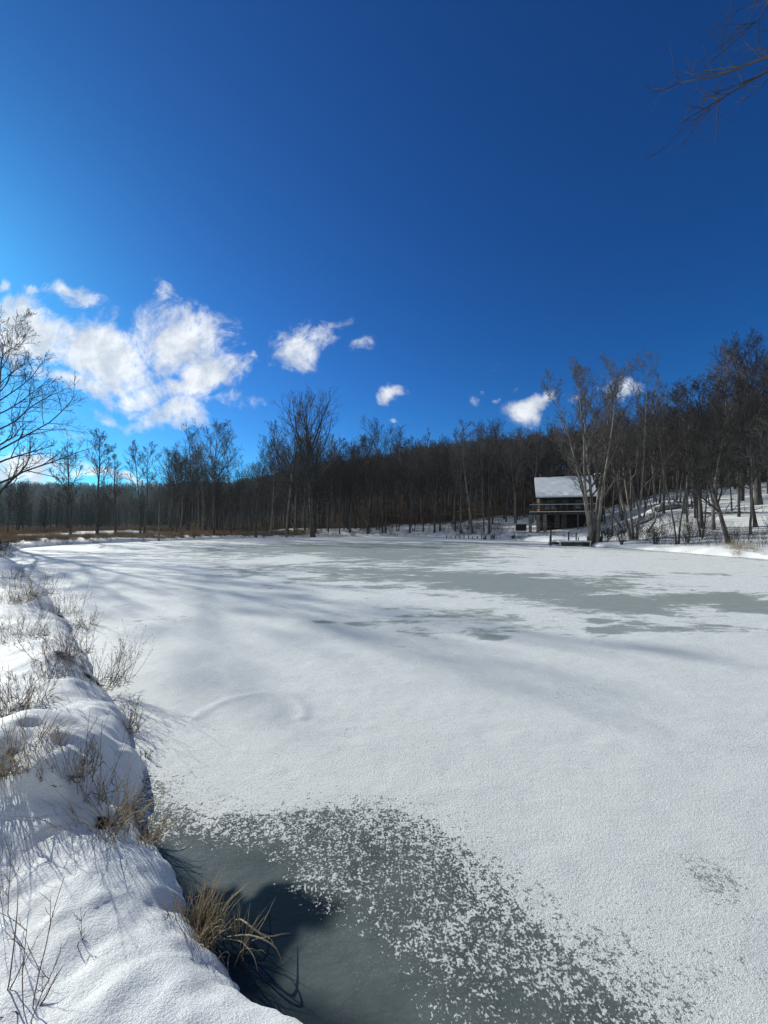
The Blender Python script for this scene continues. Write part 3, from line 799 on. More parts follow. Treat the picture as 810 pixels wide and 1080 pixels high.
def weed(u, v, hpx, kind, spread_px, n, mat, label, name, cat, seed, group=None, extra=None):
    x, y, z = ground_hit(u, v); rng = np.random.default_rng(seed)
    h = hpx * y / F; sp = spread_px * y / F
    me = clump_mesh(rng, kind, h, sp, n, M[mat])
    o = empty(name, (x, y, z), label, cat, group)
    link('stems', me, None, o)
    if kind != 'grass' and n >= 15:
        link('dry_grass', clump_mesh(rng, 'grass', h * .55, sp * .9, int(n * 1.3), M['straw'], 'dry_grass'), None, o)
    # withered basal mat
    T = Tubes()
    for k in range(max(4, int(n * (extra or 1.2)))):
        a = rng.uniform(0, 6.28); rr = sp * .55 * math.sqrt(rng.uniform(0, 1)); p = np.array([math.cos(a) * rr, math.sin(a) * rr, -.02])
        d = nrm(np.array([rng.normal(0, 1), rng.normal(0, 1), rng.uniform(.15, .9)]))
        T.add(walk(rng, p, d, h * rng.uniform(.10, .32), 4, .18, -.10), np.array([.0028, .0026, .002, .0008]) , 3)
    link('withered_leaves', T.build('withered_leaves', M['litter' if mat == 'weed' else 'straw']), None, o)
    return o

WSPOTS = []
def W(u, v, hpx, kind, spread_px, n, *a_, **k_):
    x, y, z = ground_hit(u, v)
    if n > 30: WSPOTS.append((x, y, spread_px * y / F * .5))
    if kind != 'grass' and n >= 30: hpx = hpx * .82; n = int(n * .62)
    return weed(u, v, hpx, kind, spread_px, n, *a_, **k_)
W(205, 985, 46, 'grass', 44, 210, 'straw', 'thick tan grass tuft hanging over the dark water hole', 'grass_tuft', 'grass', 1, extra=.6)
W(245, 1000, 50, 'grass', 34, 46, 'straw', 'loose dry grass with long blades bent over the dark water', 'grass_tuft', 'grass', 2, extra=.5)
W(112, 868, 62, 'grass', 56, 120, 'straw', 'tall upright straw tuft on the sunlit hump of the bank', 'grass_tuft', 'grass', 3, extra=.8)
W(150, 885, 40, 'grass', 26, 60, 'straw', 'small tan tuft at the lip between straw hump and ice', 'grass_tuft', 'grass', 4, extra=.6)
W(95, 838, 95, 'weed', 40, 13, 'weed', 'few tall bare stalks rising behind the straw hump', 'weed_clump', 'weeds', 5)
W(12, 800, 48, 'grass', 70, 220, 'straw', 'large brown grass hummock at the shaded snow hollow', 'grass_tuft', 'grass', 6)
W(78, 812, 30, 'weed', 46, 40, 'weed', 'low dark weeds on the rim of the shaded hollow', 'weed_clump', 'weeds', 7, extra=3)
W(132, 768, 36, 'weed', 34, 34, 'weed', 'small brown shrub on the bank corner above the ice notch', 'weed_clump', 'weeds', 8, extra=3)
W(104, 722, 66, 'seed', 54, 74, 'weed', 'largest branching brown shrub leaning over the pond snow', 'weed_clump', 'weeds', 9, extra=3)
W(66, 690, 46, 'weed', 46, 60, 'weed', 'dense brown weeds just behind the largest shrub', 'weed_clump', 'weeds', 10, extra=3)
W(16, 745, 66, 'weed', 60, 60, 'weed', 'wispy pale stalks over the snow below the dense weeds', 'weed_clump', 'weeds', 11, extra=2)
W(62, 648, 38, 'seed', 40, 60, 'weed', 'round seed-headed weed clump at the bank edge', 'weed_clump', 'weeds', 12, extra=2)
W(20, 672, 38, 'weed', 56, 70, 'weed', 'brown brush on the upper bank behind a snow hump', 'weed_clump', 'weeds', 13, extra=3)
W(34, 628, 30, 'seed', 40, 64, 'weed', 'bushy brown weeds overhanging the ice near the bank bend', 'weed_clump', 'weeds', 14, extra=3)
W(10, 634, 30, 'weed', 44, 70, 'straw_red', 'reddish dry weeds on the upper bank near the bend', 'weed_clump', 'weeds', 15, extra=3)
W(12, 610, 22, 'weed', 36, 60, 'weed', 'farthest low weed clump before the bank bends away', 'weed_clump', 'weeds', 16, extra=3)
W(45, 715, 24, 'weed', 40, 30, 'weed', 'thin low weeds in the middle of the snowy bank', 'weed_clump', 'weeds', 17, extra=2)
W(90, 660, 20, 'seed', 18, 20, 'weed', 'tiny seed-headed weed by itself at the snow edge', 'weed_clump', 'weeds', 18, extra=2)
W(30, 1075, 150, 'weed', 18, 3, 'weed', 'three long thin stalks leaning over the foreground snow', 'weed_stalks', 'weeds', 19, extra=.5)
W(84, 995, 62, 'weed', 3, 1, 'weed', 'single slanting stalk standing in open snow', 'weed_stalks', 'weeds', 20, extra=.5)
W(8, 960, 100, 'weed', 14, 3, 'weed', 'thin stalks in the snow beside the photo edge', 'weed_stalks', 'weeds', 23, extra=.5)
W(2, 1060, 130, 'grass', 24, 5, 'weed', 'sparse long blades at the very corner of the snow', 'weed_stalks', 'weeds', 24, extra=.5)
W(150, 800, 16, 'seed', 10, 8, 'weed', 'little dark seed heads over the ice notch', 'weed_clump', 'weeds', 25, extra=1)
_sp = np.zeros(len(GV)); _nr = np.hypot(GV[:, 0], GV[:, 1]) < 25
for (x, y, r_) in WSPOTS:
    q = np.exp(-((GV[_nr, 0] - x) ** 2 + (GV[_nr, 1] - y) ** 2) / (r_ * .75) ** 2); _sp[_nr] = np.maximum(_sp[_nr], q)
lit_ = lit_ + .42 * _sp
gme.attributes['litter'].data.foreach_set('value', np.clip(lit_, -1, 1).astype(np.float32))
# long blades bowed over the water
def bowed():
    x, y, z = ground_hit(238, 985); T = Tubes(); rng = np.random.default_rng(3)
    for (pp, w) in (([(238, 985), (250, 966), (262, 975), (280, 990), (296, 985), (308, 984)], .0045), ([(240, 988), (262, 985), (282, 992), (292, 1000), (298, 1016)], .004),
                    ([(236, 990), (255, 992), (268, 1008), (272, 1025)], .003), ([(232, 982), (246, 955), (262, 940), (276, 930)], .0025)):
        q = []
        for i, (a, b_) in enumerate(pp):
            zz_ = z + .02 + .10 * math.sin(math.pi * min(1, i / (len(pp) - 1) + .08)) * (1 if i else 0); xx, yy = hit(a, b_, zz_); q.append((xx - x, yy - y, zz_ - z))
        q = np.array(q); k = np.linspace(0, len(q) - 1, 12); q = np.stack([np.interp(k, np.arange(len(q)), q[:, i]) for i in range(3)], 1)
        q[1:-1] = (q[:-2] + q[2:]) * .25 + q[1:-1] * .5
        T.add(q, w * np.sin(np.linspace(.5, 3.05, 12)), 4)
    o = link('bowed_blades', T.build('bowed_blades', M['straw']), None); o.location = (x, y, z)
    tag(o, 'broad pale dry blades arching out over the dark water hole', 'grass')
bowed()

# sunken twig seen at the water hole
# reeds / dry grass along the far-left shore: uncountable
def shore_pts(n, rng, lo, hi, ulo, uhi, ymin=20):
    out = []
    P = SH; 
    while len(out) < n:
        X = rng.uniform(-45, 30, 4000); Y = rng.uniform(ymin, 72, 4000); d = shore_d(X, Y); u = 405 + F * X / Y
        k = (d > lo) & (d < hi) & (u > ulo) & (u < uhi)
        out += list(zip(X[k], Y[k]))
    out = np.array(out[:n]); return out, gz(out[:, 0], out[:, 1])

rcol = D.collections.new('reed_sources')
for k in range(4):
    me = clump_mesh(np.random.default_rng(200 + k), 'grass', 1.25, .7, 70, M['straw_red'] if k < 3 else M['straw']); rcol.objects.link(D.objects.new(f'reed_source_{k:02d}', me))
rng = np.random.default_rng(77)
p, z = shore_pts(1500, rng, 1.6, 9, -60, 340)
scatter('dry_reeds', [(a[0], a[1], zz_, rng.integers(0, 4), rng.uniform(.32, .60) * (.45 if a[0] * F / a[1] + 405 > 330 else 1), rng.uniform(0, 6.28)) for a, zz_ in zip(p, z)], rcol, 'strip of orange-brown dry reeds along the far shore of the pond')
scol = D.collections.new('brush_sources')
for k in range(4):
    me = clump_mesh(np.random.default_rng(300 + k), 'weed', 1.5, 1.3, 22, M['twig']); scol.objects.link(D.objects.new(f'brush_source_{k:02d}', me))
pts_ = []
p, z = shore_pts(420, rng, .6, 16, 330, 900)
for a, zz_ in zip(p, z):
    u = 405 + F * a[0] / a[1]
    if 535 < u < 640 and rng.random() < .9: continue
    if u < 535 and rng.random() < .6: continue
    if (a[0] - cab_x) ** 2 + (a[1] - cab_y) ** 2 < 70: continue
    pts_.append((a[0], a[1], zz_, rng.integers(0, 4), rng.uniform(.4, 1.2), rng.uniform(0, 6.28)))
p, z = shore_pts(260, rng, .1, 1.2, -60, 560)
for a, zz_ in zip(p, z): pts_.append((a[0], a[1], zz_, rng.integers(0, 4), rng.uniform(.15, .4), rng.uniform(0, 6.28)))
scatter('undergrowth', pts_, scol, 'scrubby leafless undergrowth along the wooded shores')
ccol = D.collections.new('cattail_sources')
for k in range(3):
    me = clump_mesh(np.random.default_rng(400 + k), 'grass', .7, .45, 60, M['straw']); ccol.objects.link(D.objects.new(f'cattail_source_{k:02d}', me))
pp = []
for _ in range(90):
    u = rng.uniform(768, 850); v_ = 582 + (u - 768) * .14 + rng.uniform(-3, 2); x, y = hit(u, v_, .25)
    pp.append((x, y, gz1(x, y), rng.integers(0, 3), rng.uniform(.5, 1.0), rng.uniform(0, 6.28)))
for _ in range(40):
    u = rng.uniform(690, 768); x, y = hit(u, 580 + (u - 690) * .07 + rng.uniform(-2, 2), .2)
    pp.append((x, y, gz1(x, y), rng.integers(0, 3), rng.uniform(.2, .5), rng.uniform(0, 6.28)))
scatter('cattails', pp, ccol, 'pale straw cattails at the foot of the snowy bank')

# single shrubs one can tell apart
def shrub(u, depth, h, sp, n, mat, label, name='shrub', seed=1):
    x, y = at_depth(u, depth); z = gz1(x, y)
    T, C = make_tree(np.random.default_rng(seed), h, .03 * h, form='vase', stems=n, start=.15, nl=6, limb=sp * .9, ang=40, levels=3, twig=.0055, dens=.62)
    o = empty(name, (x, y, z), label, 'shrub'); link('stems', T.build('stems', M[mat]), None, o); link('crown', C.build('crown', M[mat]), None, o)
shrub(205, 50, 2.3, .5, 6, 'straw_red', 'rust-red leafy shrub rising out of the reeds', seed=1)
shrub(192, 51, 1.6, .5, 5, 'straw_red', 'lower rusty bush beside the rust-red shrub', seed=2)
shrub(520, 50.5, 1.6, .6, 8, 'twig', 'dark tangled brush heap at the point of the far shore', seed=3)
shrub(511, 51.5, 1.3, .6, 7, 'twig', 'low dark bush adjoining the tangled brush heap', seed=4)
shrub(541, 49.5, .8, .6, 6, 'twig', 'little dark bush alone on the snow past the brush heap', seed=5)
shrub(655, 33, 1.9, .6, 6, 'twig', 'leafless shrub at the foot of the many-stemmed tree', seed=6)
shrub(640, 35, 1.5, .6, 6, 'twig', 'small leafless shrub just behind the dock', seed=7)
shrub(690, 31, 1.6, .6, 6, 'twig', 'leafless shrub on the snowy bank beneath the twin-trunked tree', seed=8)
shrub(725, 30, 1.8, .6, 6, 'twig_pale', 'pale twiggy shrub beneath the bending tree', seed=9)

# ------------------------------------------------------------------ fallen trees and brush on the right slope
def fallen(pa, pb, r, label, seed, arch=0, snow=True, mat='bark_pale'):
    (ua, da), (ub, db) = pa, pb
    xa, ya = at_depth(ua, da); xb, yb = at_depth(ub, db); za, zb = gz1(xa, ya) + r * .9, gz1(xb, yb) + r * .6
    rng = np.random.default_rng(seed); n = 10; t = np.linspace(0, 1, n)[:, None]
    P = np.array([[xa, ya, za]]) * (1 - t) + np.array([[xb, yb, zb]]) * t; P[:, 2] += arch * np.sin(np.pi * t[:, 0]); 
    gzz = gz(P[:, 0], P[:, 1]); 
    if not arch: P[:, 2] = gzz + r * .8
    P[1:-1, :2] += rng.normal(0, .06, (n - 2, 2))
    o0 = P[0].copy(); o0[2] = gzz[0]
    T = Tubes(); T.add(P - o0, np.linspace(r, r * .35, n), 8); B = Tubes()
    for k in range(9):
        i = rng.integers(2, n - 1); q = P[i] - o0; c = walk(rng, q, nrm(rng.normal(0, 1, 3) + np.array([0, 0, .9])), rng.uniform(.8, 2.2), 5, .15, .03); B.add(c, np.linspace(r * .3, .012, 5), 4)
        for _ in range(4): i2 = rng.integers(1, 4); B.add(walk(rng, c[i2], nrm(rng.normal(0, 1, 3) + np.array([0, 0, .4])), rng.uniform(.3, .9), 3, .15, .03), np.linspace(.018, .008, 3), 3)
    o = empty('fallen_tree', o0, label, 'fallen tree'); link('trunk', T.build('trunk', M[mat]), None, o); link('branches', B.build('branches', M['twig_pale']), None, o)
    if snow:
        S = Tubes(); Q = P - o0; Q = Q.copy(); Q[:, 2] += np.linspace(r, r * .35, n) * .62; S.add(Q, np.linspace(r, r * .35, n) * .72, 8); link('snow_cap', S.build('snow_cap', M['snow']), None, o)
fallen((692, 47), (735, 45), .42, 'thick fallen trunk capped with bright snow on the slope', 1)
fallen((652, 44), (700, 43), .16, 'thin fallen stem lying across the upper slope below the big snowy trunk', 2)
fallen((683, 38), (722, 44), .10, 'slanting pale broken trunk propped in the slope trees', 3, arch=2.2, snow=False)
fallen((740, 40), (800, 36), .16, 'snow-dusted fallen stem low behind the leaning tree', 4)
fallen((655, 46), (612, 50), .10, 'arched pale branch bowed toward the cabin chimney', 5, arch=3.0, snow=False)

# a row of small old stakes near the brush heap, along the ice edge
for k in range(9):
    u = 471 + k * 4.6; x, y = at_depth(u, 55.5 - k * .35); zz_ = 0
    b_ = MB(); b_.cyl((0, 0, -.5), (.03 * math.sin(k * 3), 0, .42 + .12 * math.sin(k * 5)), .08, 7, .06); o = b_.build('stake', M['bark']); o.location = (x, y, .02)
    tag(o, 'short dark wooden stake in the row at the ice edge', 'stake', 'row of stakes along the far shore')

# ------------------------------------------------------------------ cabin
PH = R(-19)   # turned a little toward the pond
cx0, cy0 = 23.45, 58.0
czb = gz1(26, 60) ; 
cabz = z_at(557, 58.0)
cab = empty('cabin', (cx0, cy0, cabz), 'dark two-storey log cabin with snow-covered roof and raised deck in the wood', 'cabin', rz=-R(19) * -1 * -1)
Wd, Dp, He, Hr, Hd = 7.3, 8.2, 4.75, 7.75, 2.35
mb = MB(); mb.box(0, Wd, 0, .25, -1.2, He)                       # front wall
mb.box(0, Wd, Dp - .25, Dp, -1.2, He); mb.box(Wd - .25, Wd, .25, Dp - .25, -1.2, He)
wall = mb.build('front_wall', M['logwood'], cab)
mb = MB(); mb.prism([(.25, -1.2), (Dp - .25, -1.2), (Dp - .25, He), (Dp - .05, He), (Dp / 2, Hr - .12), (.05, He), (.25, He)], 0, .25)
mb.build('gable_wall', M['siding'], cab)
mb = MB(); mb.prism([(.25, He), (.05, He), (Dp / 2, Hr - .12), (Dp - .05, He), (Dp - .25, He)], Wd - .25, Wd); mb.build('rear_gable', M['siding'], cab)
mb = MB()
for k in range(14):                                                # log courses proud of the wall
    z = .1 + k * .33
    if z > He - .1: break
    mb.cyl((.02, -.02, z), (Wd - .02, -.02, z), .15, 8)
mb.build('log_courses', M['logwood'], wall, smooth=True)
# roof
ov = .45; e = .55
sl = (Hr - He) / (Dp / 2)
def roofprof(t0, t1, ins=0):
    a0 = -ov + ins; return [(a0, He + a0 * sl + t0), (Dp / 2, Hr + t0), (Dp - a0, He + a0 * sl + t0), (Dp - a0, He + a0 * sl + t1), (Dp / 2, Hr + t1), (a0, He + a0 * sl + t1)]
mb = MB(); mb.prism(roofprof(-.02, .14), -e, Wd + e); roof = mb.build('roof', M['logwood'], cab)
mb = MB(); mb.prism(roofprof(.145, .36, .04), -e + .05, Wd + e - .05)
bmesh.ops.subdivide_edges(mb.bm, edges=[e_ for e_ in mb.bm.edges if e_.calc_length() > 2], cuts=10, use_grid_fill=True)
rs = np.random.default_rng(5)
for vv in mb.bm.verts: vv.co += Vector((0, 0, float(rs.normal(0, .018))))
mb.build('roof_snow', M['snow'], roof, smooth=False)
mb = MB(); mb.cyl((.5, Dp / 2 + .3, Hr - .3), (.5, Dp / 2 + .3, Hr + .75), .10, 10); mb.cyl((.5, Dp / 2 + .3, Hr + .75), (.5, Dp / 2 + .3, Hr + .85), .16, 10); mb.build('stove_pipe', M['metal'], roof, smooth=False)
# upper windows / doors behind the deck
for (x0, x1, z0, z1) in ((1.1, 2.1, 3.0, 4.1), (4.9, 6.1, 3.0, 4.1)):
    mb = MB(); mb.box(x0, x1, -.24, -.05, z0, z1, bev=.01); w_ = mb.build('window', M['plank'], cab)
    mb = MB(); mb.box(x0 + .08, x1 - .08, -.262, -.243, z0 + .08, z1 - .08); mb.build('pane', M['glass'], w_)
mb = MB(); mb.box(3.0, 3.95, -.23, -.05, Hd + .06, 4.35, bev=.01); dr = mb.build('door', M['logwood'], cab)
mb = MB(); mb.box(3.15, 3.8, -.262, -.233, 3.4, 4.2); mb.build('door_pane', M['glass'], dr)
# lower glass doors with pale frames
for x0 in (2.05, 3.0):
    mb = MB(); mb.box(x0, x0 + .62, -.23, -.17, .05, 1.95, bev=.01); w_ = mb.build('door', M['bark_pale'], cab)
    mb = MB(); mb.box(x0 + .09, x0 + .53, -.262, -.233, .16, 1.85); mb.build('door_pane', M['glass'], w_)
# gable windows
for (y0, y1, z0, z1) in ((2.4, 3.4, 3.0, 4.1), (4.8, 5.8, 3.0, 4.1), (3.6, 4.6, 5.2, 6.1)):
    mb = MB(); mb.box(-.06, .1, y0, y1, z0, z1, bev=.01); w_ = mb.build('window', M['plank'], cab)
    mb = MB(); mb.box(-.085, -.063, y0 + .08, y1 - .08, z0 + .08, z1 - .08); mb.build('pane', M['glass'], w_)
# deck
Dk = 2.3; Lx = 1.5
mb = MB(); mb.box(-Lx, Wd + .5, -Dk, -.18, Hd - .16, Hd, bev=.01); mb.box(-Lx + .05, Wd + .45, -Dk + .1, -Dk + .2, Hd - .40, Hd - .163)
deck = mb.build('deck', M['bark'], cab)
mb = MB(); mb.box(-Lx + .02, Wd + .48, -Dk + .02, -.9, Hd + .003, Hd + .09, bev=.02); mb.build('deck_snow', M['snow'], deck)
mb = MB(); mb.box(-Lx, Wd + .5, -Dk, -Dk + .14, Hd + .98, Hd + 1.06); mb.box(-Lx, Wd + .5, -Dk + .03, -Dk + .10, Hd + .50, Hd + .56)
mb.box(-Lx, -Lx + .14, -Dk + .143, -.2, Hd + .98, Hd + 1.06)
for k in range(12):
    x = -Lx + .01 + k * (Wd + 1.88) / 11; mb.box(x, x + .10, -Dk + .015, -Dk + .115, Hd + .095, Hd + .977)
rail = mb.build('railing', M['bark'], deck)
mb = MB(); mb.box(-Lx + .01, Wd + .49, -Dk + .01, -Dk + .13, Hd + 1.063, Hd + 1.12, bev=.015); mb.build('railing_snow', M['snow'], deck)
for x in (-Lx + .1, -.35, .6, 4.9, Wd + .3):
    mb = MB(); r_ = .22 if x < 1 else .09; mb.box(x - r_, x + r_, -Dk + .12, -Dk + .12 + 2 * r_, -1.2, Hd - .403 if x > 1 else Hd - .403, bev=.03)
    mb.build('post', M['stone'] if x < 1 else M['plank'], cab)
# chimney on the far end
mb = MB(); mb.box(Wd + .56, Wd + 1.45, 1.6, 2.6, -1.2, Hr + .1, bev=.05); mb.box(Wd + .48, Wd + 1.53, 1.52, 2.68, Hr + .103, Hr + .26, bev=.03)
ch = mb.build('chimney', M['dark_stone'], cab); mb = MB(); mb.box(Wd + .5, Wd + 1.5, 1.55, 2.65, Hr + .263, Hr + .42, bev=.06); mb.build('chimney_snow', M['snow'], ch)
# snow skirt / stone footing so that the cabin sits in the slope
# chairs on the deck, dusted with snow
def cab_pt(x, y, z): 
    return cab.matrix_basis @ Vector((x, y, z))
cab.rotation_euler = (0, 0, -R(19) if False else R(-19))
cab.matrix_basis = Matrix.Translation((cx0, cy0, cabz)) @ Matrix.Rotation(R(-19), 4, 'Z')
def deck_chair():
    o = empty('deck_chair', (0, 0, 0), 'x', 'chair', 'chairs on the cabin deck')
    mb = MB(); mb.box(-.28, .28, -.25, .25, .38, .43, bev=.01); mb.build('seat', M['plank'], o)
    mb = MB(); mb.poly([(-.28, .25, .44), (.28, .25, .44), (.28, .42, 1.0), (-.28, .42, 1.0), (-.28, .29, .44), (.28, .29, .44), (.28, .46, 1.0), (-.28, .46, 1.0)], [(0,1,2,3),(4,7,6,5),(0,4,5,1),(3,2,6,7),(0,3,7,4),(1,5,6,2)]); mb.build('backrest', M['plank'], o)
    for sx in (-1, 1):
        for y_ in (-.22, .22):
            mb = MB(); mb.box(sx * .25 - .03, sx * .25 + .03, y_ - .03, y_ + .03, 0, .378); mb.build('leg', M['plank'], o)
        mb = MB(); mb.box(sx * .31 - .03, sx * .31 + .03, -.28, .28, .60, .64, bev=.008); mb.build('armrest', M['plank'], o)
    mb = MB(); mb.box(-.24, .24, -.22, .22, .433, .52, bev=.03); mb.build('snow_cap', M['snow'], o)
    return o
def copy_tree(o, parent=None):
    c = o.copy(); COL.objects.link(c); c.parent = parent
    for ch_ in list(o.children): copy_tree(ch_, c)
    return c
ch0 = deck_chair()
for i, (x, lab) in enumerate(((1.0, 'snow-topped deck chair nearest the stone posts of the cabin deck'), (1.9, 'snow-topped deck chair beside the upper cabin door'), (5.0, 'snow-topped deck chair past the door on the cabin deck'), (6.1, 'snow-topped deck chair at the chimney end of the deck'))):
    o = ch0 if i == 0 else copy_tree(ch0); p_ = cab_pt(x, -1.55, Hd + .09); o.location = p_; o.rotation_euler = (0, 0, R(-19 + (i * 23 % 30) - 12)); o['label'] = lab
# low bench / wood box beside the cabin
bx, by = at_depth(549.5, 57); bz = max(gz1(bx, by), z_at(557, 57) - .1)
o = empty('wood_box', (bx, by, bz), 'low dark wood box with snowy lid beside the cabin', 'box')
mb = MB(); mb.box(-.7, .7, -.3, .3, -.3, .62, bev=.02); mb.build('box_body', M['logwood'], o); mb = MB(); mb.box(-.78, .78, -.36, .36, .623, .70, bev=.015); mb.build('lid', M['plank'], o); mb = MB(); mb.box(-.74, .74, -.33, .33, .703, .80, bev=.04); mb.build('snow_cap', M['snow'], o)

# ------------------------------------------------------------------ dock
dx, dy = at_depth(606, 35.5)
dock = empty('dock', (dx, dy, 0), 'small wooden dock with snowy top and upright posts at the pond edge', 'dock')
s_ = 35.5 / F
mb = MB()
for k in range(9): mb.box(-1.5 + k * .34, -1.5 + k * .34 + .32, 0, 1.3, .28, .34)
mb.box(-1.52, 1.56, -.06, -.003, .08, .35); mb.box(-1.52, 1.56, 1.303, 1.36, .08, .35); mb.build('deck', M['bark'], dock)
mb = MB(); mb.box(-1.5, 1.54, -.04, 1.34, .353, .47, bev=.05); mb.build('snow_cap', M['snow'], dock)
for (x, y_, h_, w_) in ((-2.15, .35, .95, .07), (-1.60, 1.45, 1.45, .08), (.10, 1.45, 1.25, .07), (.82, 1.45, 1.2, .06), (1.02, 1.45, .75, .05)):
    mb = MB(); mb.cyl((x, y_, -.5), (x + .03, y_, h_), w_, 8); mb.build('post', M['bark'], dock, smooth=True)
for x in (-1.42, 1.35):
    mb = MB(); mb.box(x - .045, x + .045, -.14, -.063, -.4, .46, bev=.01); mb.build('leg', M['white_paint'], dock)
mb = MB(); mb.box(-2.2, -1.53, .3, .42, .18, .30); mb.box(-2.15, -1.53, .8, .92, .10, .20); mb.build('side_rail', M['bark'], dock)
# dark timber crib beside the dock
o = empty('timber_crib', (dx + 2.05, dy + .2, 0), 'dark timber crib with snow between dock and many-stemmed tree', 'crib')
for k in range(4):
    mb = MB(); mb.cyl((-.42, 0, .1 + k * .2), (.42, 0, .1 + k * .2), .09, 8); mb.cyl((-.42, .7, .1 + k * .2), (.42, .7, .1 + k * .2), .09, 8)
    mb.cyl((-.35, -.12, .2 + k * .2), (-.35, .82, .2 + k * .2), .085, 8); mb.cyl((.35, -.12, .2 + k * .2), (.35, .82, .2 + k * .2), .085, 8); mb.build('log', M['bark'], o, smooth=True)
mb = MB(); mb.cyl((.45, -.15, -.3), (.47, -.15, 1.35), .08, 8); mb.build('post', M['bark'], o, smooth=True)

# ------------------------------------------------------------------ light and sky
AZ, EL = R(-52), R(24.5)
S = Vector((math.sin(AZ) * math.cos(EL), math.cos(AZ) * math.cos(EL), math.sin(EL)))
sl_ = D.lights.new('sun', 'SUN'); sl_.energy = 4.6; sl_.angle = R(.53); sl_.color = (1.0, .995, .90)
so = D.objects.new('sun', sl_); COL.objects.link(so); so.rotation_euler = S.to_track_quat('Z', 'Y').to_euler(); so.location = (-60, 50, 60)

w = D.worlds.new('World'); scene.world = w; w.use_nodes = True; nt = w.node_tree
bg = nt.nodes['Background']; bg.inputs['Strength'].default_value = .088
sky = nd(nt, 'ShaderNodeTexSky', sky_type='NISHITA'); sky.sun_disc = False; sky.sun_elevation = EL; sky.sun_rotation = AZ
sky.altitude = 900; sky.air_density = 1.0; sky.dust_density = .45; sky.ozone_density = 2.2
hs = nd(nt, 'ShaderNodeHueSaturation'); hs.inputs['Saturation'].default_value = 1.25; hs.inputs['Value'].default_value = 1.0; hs.inputs['Hue'].default_value = .5
nt.links.new(sky.outputs[0], hs.inputs['Color'])
gm = nd(nt, 'ShaderNodeGamma'); gm.inputs[1].default_value = 1.2; tn = nd(nt, 'ShaderNodeMix', data_type='RGBA', blend_type='MULTIPLY'); tn.inputs[0].default_value = 1.0; tn.inputs[7].default_value = (.42 / 7, .72 / 7, 1.15 / 7, 1)
nt.links.new(hs.outputs[0], tn.inputs[6]); nt.links.new(tn.outputs[2], gm.inputs[0])
t2 = nd(nt, 'ShaderNodeMix', data_type='RGBA', blend_type='MULTIPLY'); t2.inputs[0].default_value = 1.0; t2.inputs[7].default_value = (7 * .40, 7 * 1.14, 7 * .99, 1)
nt.links.new(gm.outputs[0], t2.inputs[6])
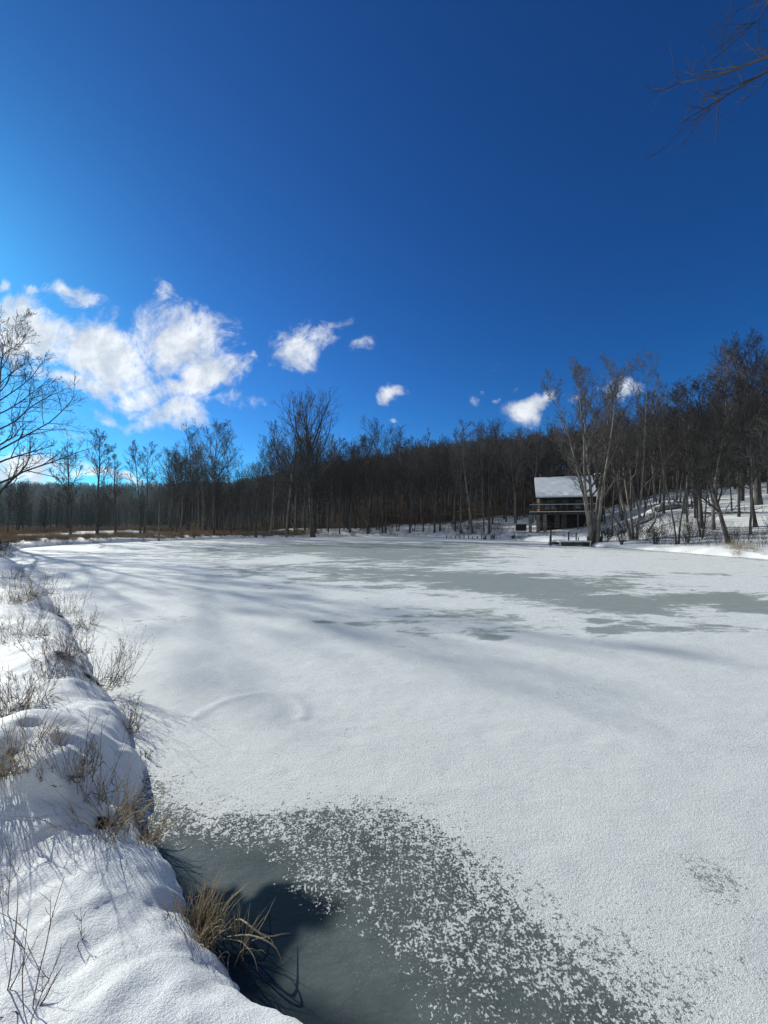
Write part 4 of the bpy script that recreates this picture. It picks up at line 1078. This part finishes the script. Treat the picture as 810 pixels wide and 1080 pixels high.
# clouds, laid out by compass direction and height above the horizon
tc = nd(nt, 'ShaderNodeTexCoord'); sep = nd(nt, 'ShaderNodeSeparateXYZ'); nt.links.new(tc.outputs['Generated'], sep.inputs[0])
ydiv = mathn(nt, 'MAXIMUM', sep.outputs[1], .05)
px = mathn(nt, 'DIVIDE', sep.outputs[0], ydiv); pz = mathn(nt, 'DIVIDE', sep.outputs[2], ydiv)
comb = nd(nt, 'ShaderNodeCombineXYZ'); nt.links.new(px, comb.inputs[0]); nt.links.new(pz, comb.inputs[1])
P0 = comb.outputs[0]
def cloud_density(P):
    wn = nt.nodes.new('ShaderNodeTexNoise'); wn.inputs['Scale'].default_value = 5.0; wn.inputs['Detail'].default_value = 5; nt.links.new(P, wn.inputs['Vector'])
    sub = nd(nt, 'ShaderNodeVectorMath', operation='SUBTRACT'); nt.links.new(wn.outputs['Color'], sub.inputs[0]); sub.inputs[1].default_value = (.5, .5, .5)
    scl = nd(nt, 'ShaderNodeVectorMath', operation='SCALE'); nt.links.new(sub.outputs[0], scl.inputs[0]); scl.inputs['Scale'].default_value = .20
    add = nd(nt, 'ShaderNodeVectorMath', operation='ADD'); nt.links.new(P, add.inputs[0]); nt.links.new(scl.outputs[0], add.inputs[1])
    Pw = add.outputs[0]
    tot = None
    for (u, v, du, dv, ang, s) in [(190, 355, 52, 42, 0, 1.0), (225, 388, 34, 34, 0, .9), (105, 375, 85, 34, -25, 1.1), (35, 345, 70, 32, -15, 1.1), (70, 400, 60, 16, -20, .9), (165, 412, 55, 22, 0, .9), (185, 440, 42, 18, 0, .95), (120, 438, 30, 10, -8, .8),
                               (250, 428, 30, 14, 0, .6), (84, 306, 26, 14, -20, .8), (2, 294, 10, 8, 0, .8), (40, 298, 12, 7, 0, .5), (322, 362, 40, 22, 10, .80), (345, 345, 26, 16, 0, .75), (384, 372, 20, 10, 0, .56), (262, 376, 9, 6, 0, .6), (290, 378, 14, 6, 0, .5),
                               (417, 414, 17, 7, 15, .85), (422, 440, 7, 5, 0, .7), (566, 425, 32, 16, 5, 1.05), (650, 415, 34, 12, 0, .7), (524, 383, 12, 6, 30, .55), (545, 402, 10, 6, 30, .5), (500, 410, 10, 7, 40, .5), (520, 420, 10, 4, 30, .5), (488, 425, 8, 8, 0, .45),
                               (15, 490, 75, 16, 0, 1.0), (110, 501, 80, 8, 0, .85), (60, 455, 30, 6, 0, .5), (-60, 470, 50, 30, 0, .7), (-120, 380, 80, 40, 0, .8), (-200, 300, 80, 40, 0, .7), (1000, 380, 90, 30, 0, .8)]:
        d = ray(u, v); cx_, cz_ = d.x / d.y, d.z / d.y
        mp = nd(nt, 'ShaderNodeMapping'); mp.vector_type = 'TEXTURE'
        mp.inputs['Location'].default_value = (cx_, cz_, 0); mp.inputs['Rotation'].default_value = (0, 0, R(ang)); mp.inputs['Scale'].default_value = (du / F * 1.5, dv / F * 1.5, 1)
        nt.links.new(Pw, mp.inputs[0]); ln = nd(nt, 'ShaderNodeVectorMath', operation='LENGTH'); nt.links.new(mp.outputs[0], ln.inputs[0])
        mrn = nd(nt, 'ShaderNodeMapRange', interpolation_type='SMOOTHSTEP'); nt.links.new(ln.outputs['Value'], mrn.inputs[0]); mrn.inputs[1].default_value = 1.25; mrn.inputs[2].default_value = .0; mrn.inputs[3].default_value = 0; mrn.inputs[4].default_value = s
        tot = mrn.outputs[0] if tot is None else mathn(nt, 'MAXIMUM', tot, mrn.outputs[0])
    f = noise(nt, P, 9.0, 12, .68, .4)
    return mathn(nt, 'ADD', mathn(nt, 'MULTIPLY', tot, .56), mathn(nt, 'MULTIPLY', f, 1.25)), tot
cdn, tot = cloud_density(P0)
alpha = ramp(nt, cdn, .79, 1.17)
front = mathn(nt, 'GREATER_THAN', sep.outputs[1], .06)
alpha = mathn(nt, 'MULTIPLY', mathn(nt, 'MULTIPLY', alpha, front), ramp(nt, tot, .0, .25))
shn = noise(nt, P0, 13.0, 6, .6, .3)
ccol_ = mixc(nt, ramp(nt, shn, .32, .68), (6.0, 6.6, 7.3), (10.2, 10.4, 10.6))
# cloud added over the unseen sky behind the viewer as white fill for shadows
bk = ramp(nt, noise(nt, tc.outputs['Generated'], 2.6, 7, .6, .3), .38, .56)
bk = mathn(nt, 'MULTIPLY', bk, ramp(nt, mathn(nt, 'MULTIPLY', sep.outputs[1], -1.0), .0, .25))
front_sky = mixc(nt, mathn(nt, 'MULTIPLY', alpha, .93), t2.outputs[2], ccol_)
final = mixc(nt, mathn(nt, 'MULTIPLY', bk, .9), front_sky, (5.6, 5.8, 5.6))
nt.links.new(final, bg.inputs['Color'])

mb = MB(); mb.box(-565, 565, -65, 565, -3, 95); m, nt, b = new_mat('haze_air'); nt.nodes.remove(b)
pv = nd(nt, 'ShaderNodeVolumePrincipled'); pv.inputs['Color'].default_value = (.70, .86, 1, 1); pv.inputs['Density'].default_value = .00016; pv.inputs['Anisotropy'].default_value = .4
nt.links.new(pv.outputs[0], nt.nodes['Material Output'].inputs['Volume']); hz = mb.build('haze', m); tag(hz, kind='stuff')
vs = scene.view_settings; vs.view_transform = 'Standard'; vs.look = 'None'; vs.exposure = 0.18; vs.gamma = 1.0; vs.use_curve_mapping = False
cy = scene.cycles; cy.max_bounces = 5; cy.diffuse_bounces = 2; cy.glossy_bounces = 2; cy.transmission_bounces = 2; cy.transparent_max_bounces = 6; cy.use_denoising = True; cy.denoiser = 'OPENIMAGEDENOISE'; cy.denoising_input_passes = 'RGB_ALBEDO_NORMAL'; cy.denoising_prefilter = 'NONE'
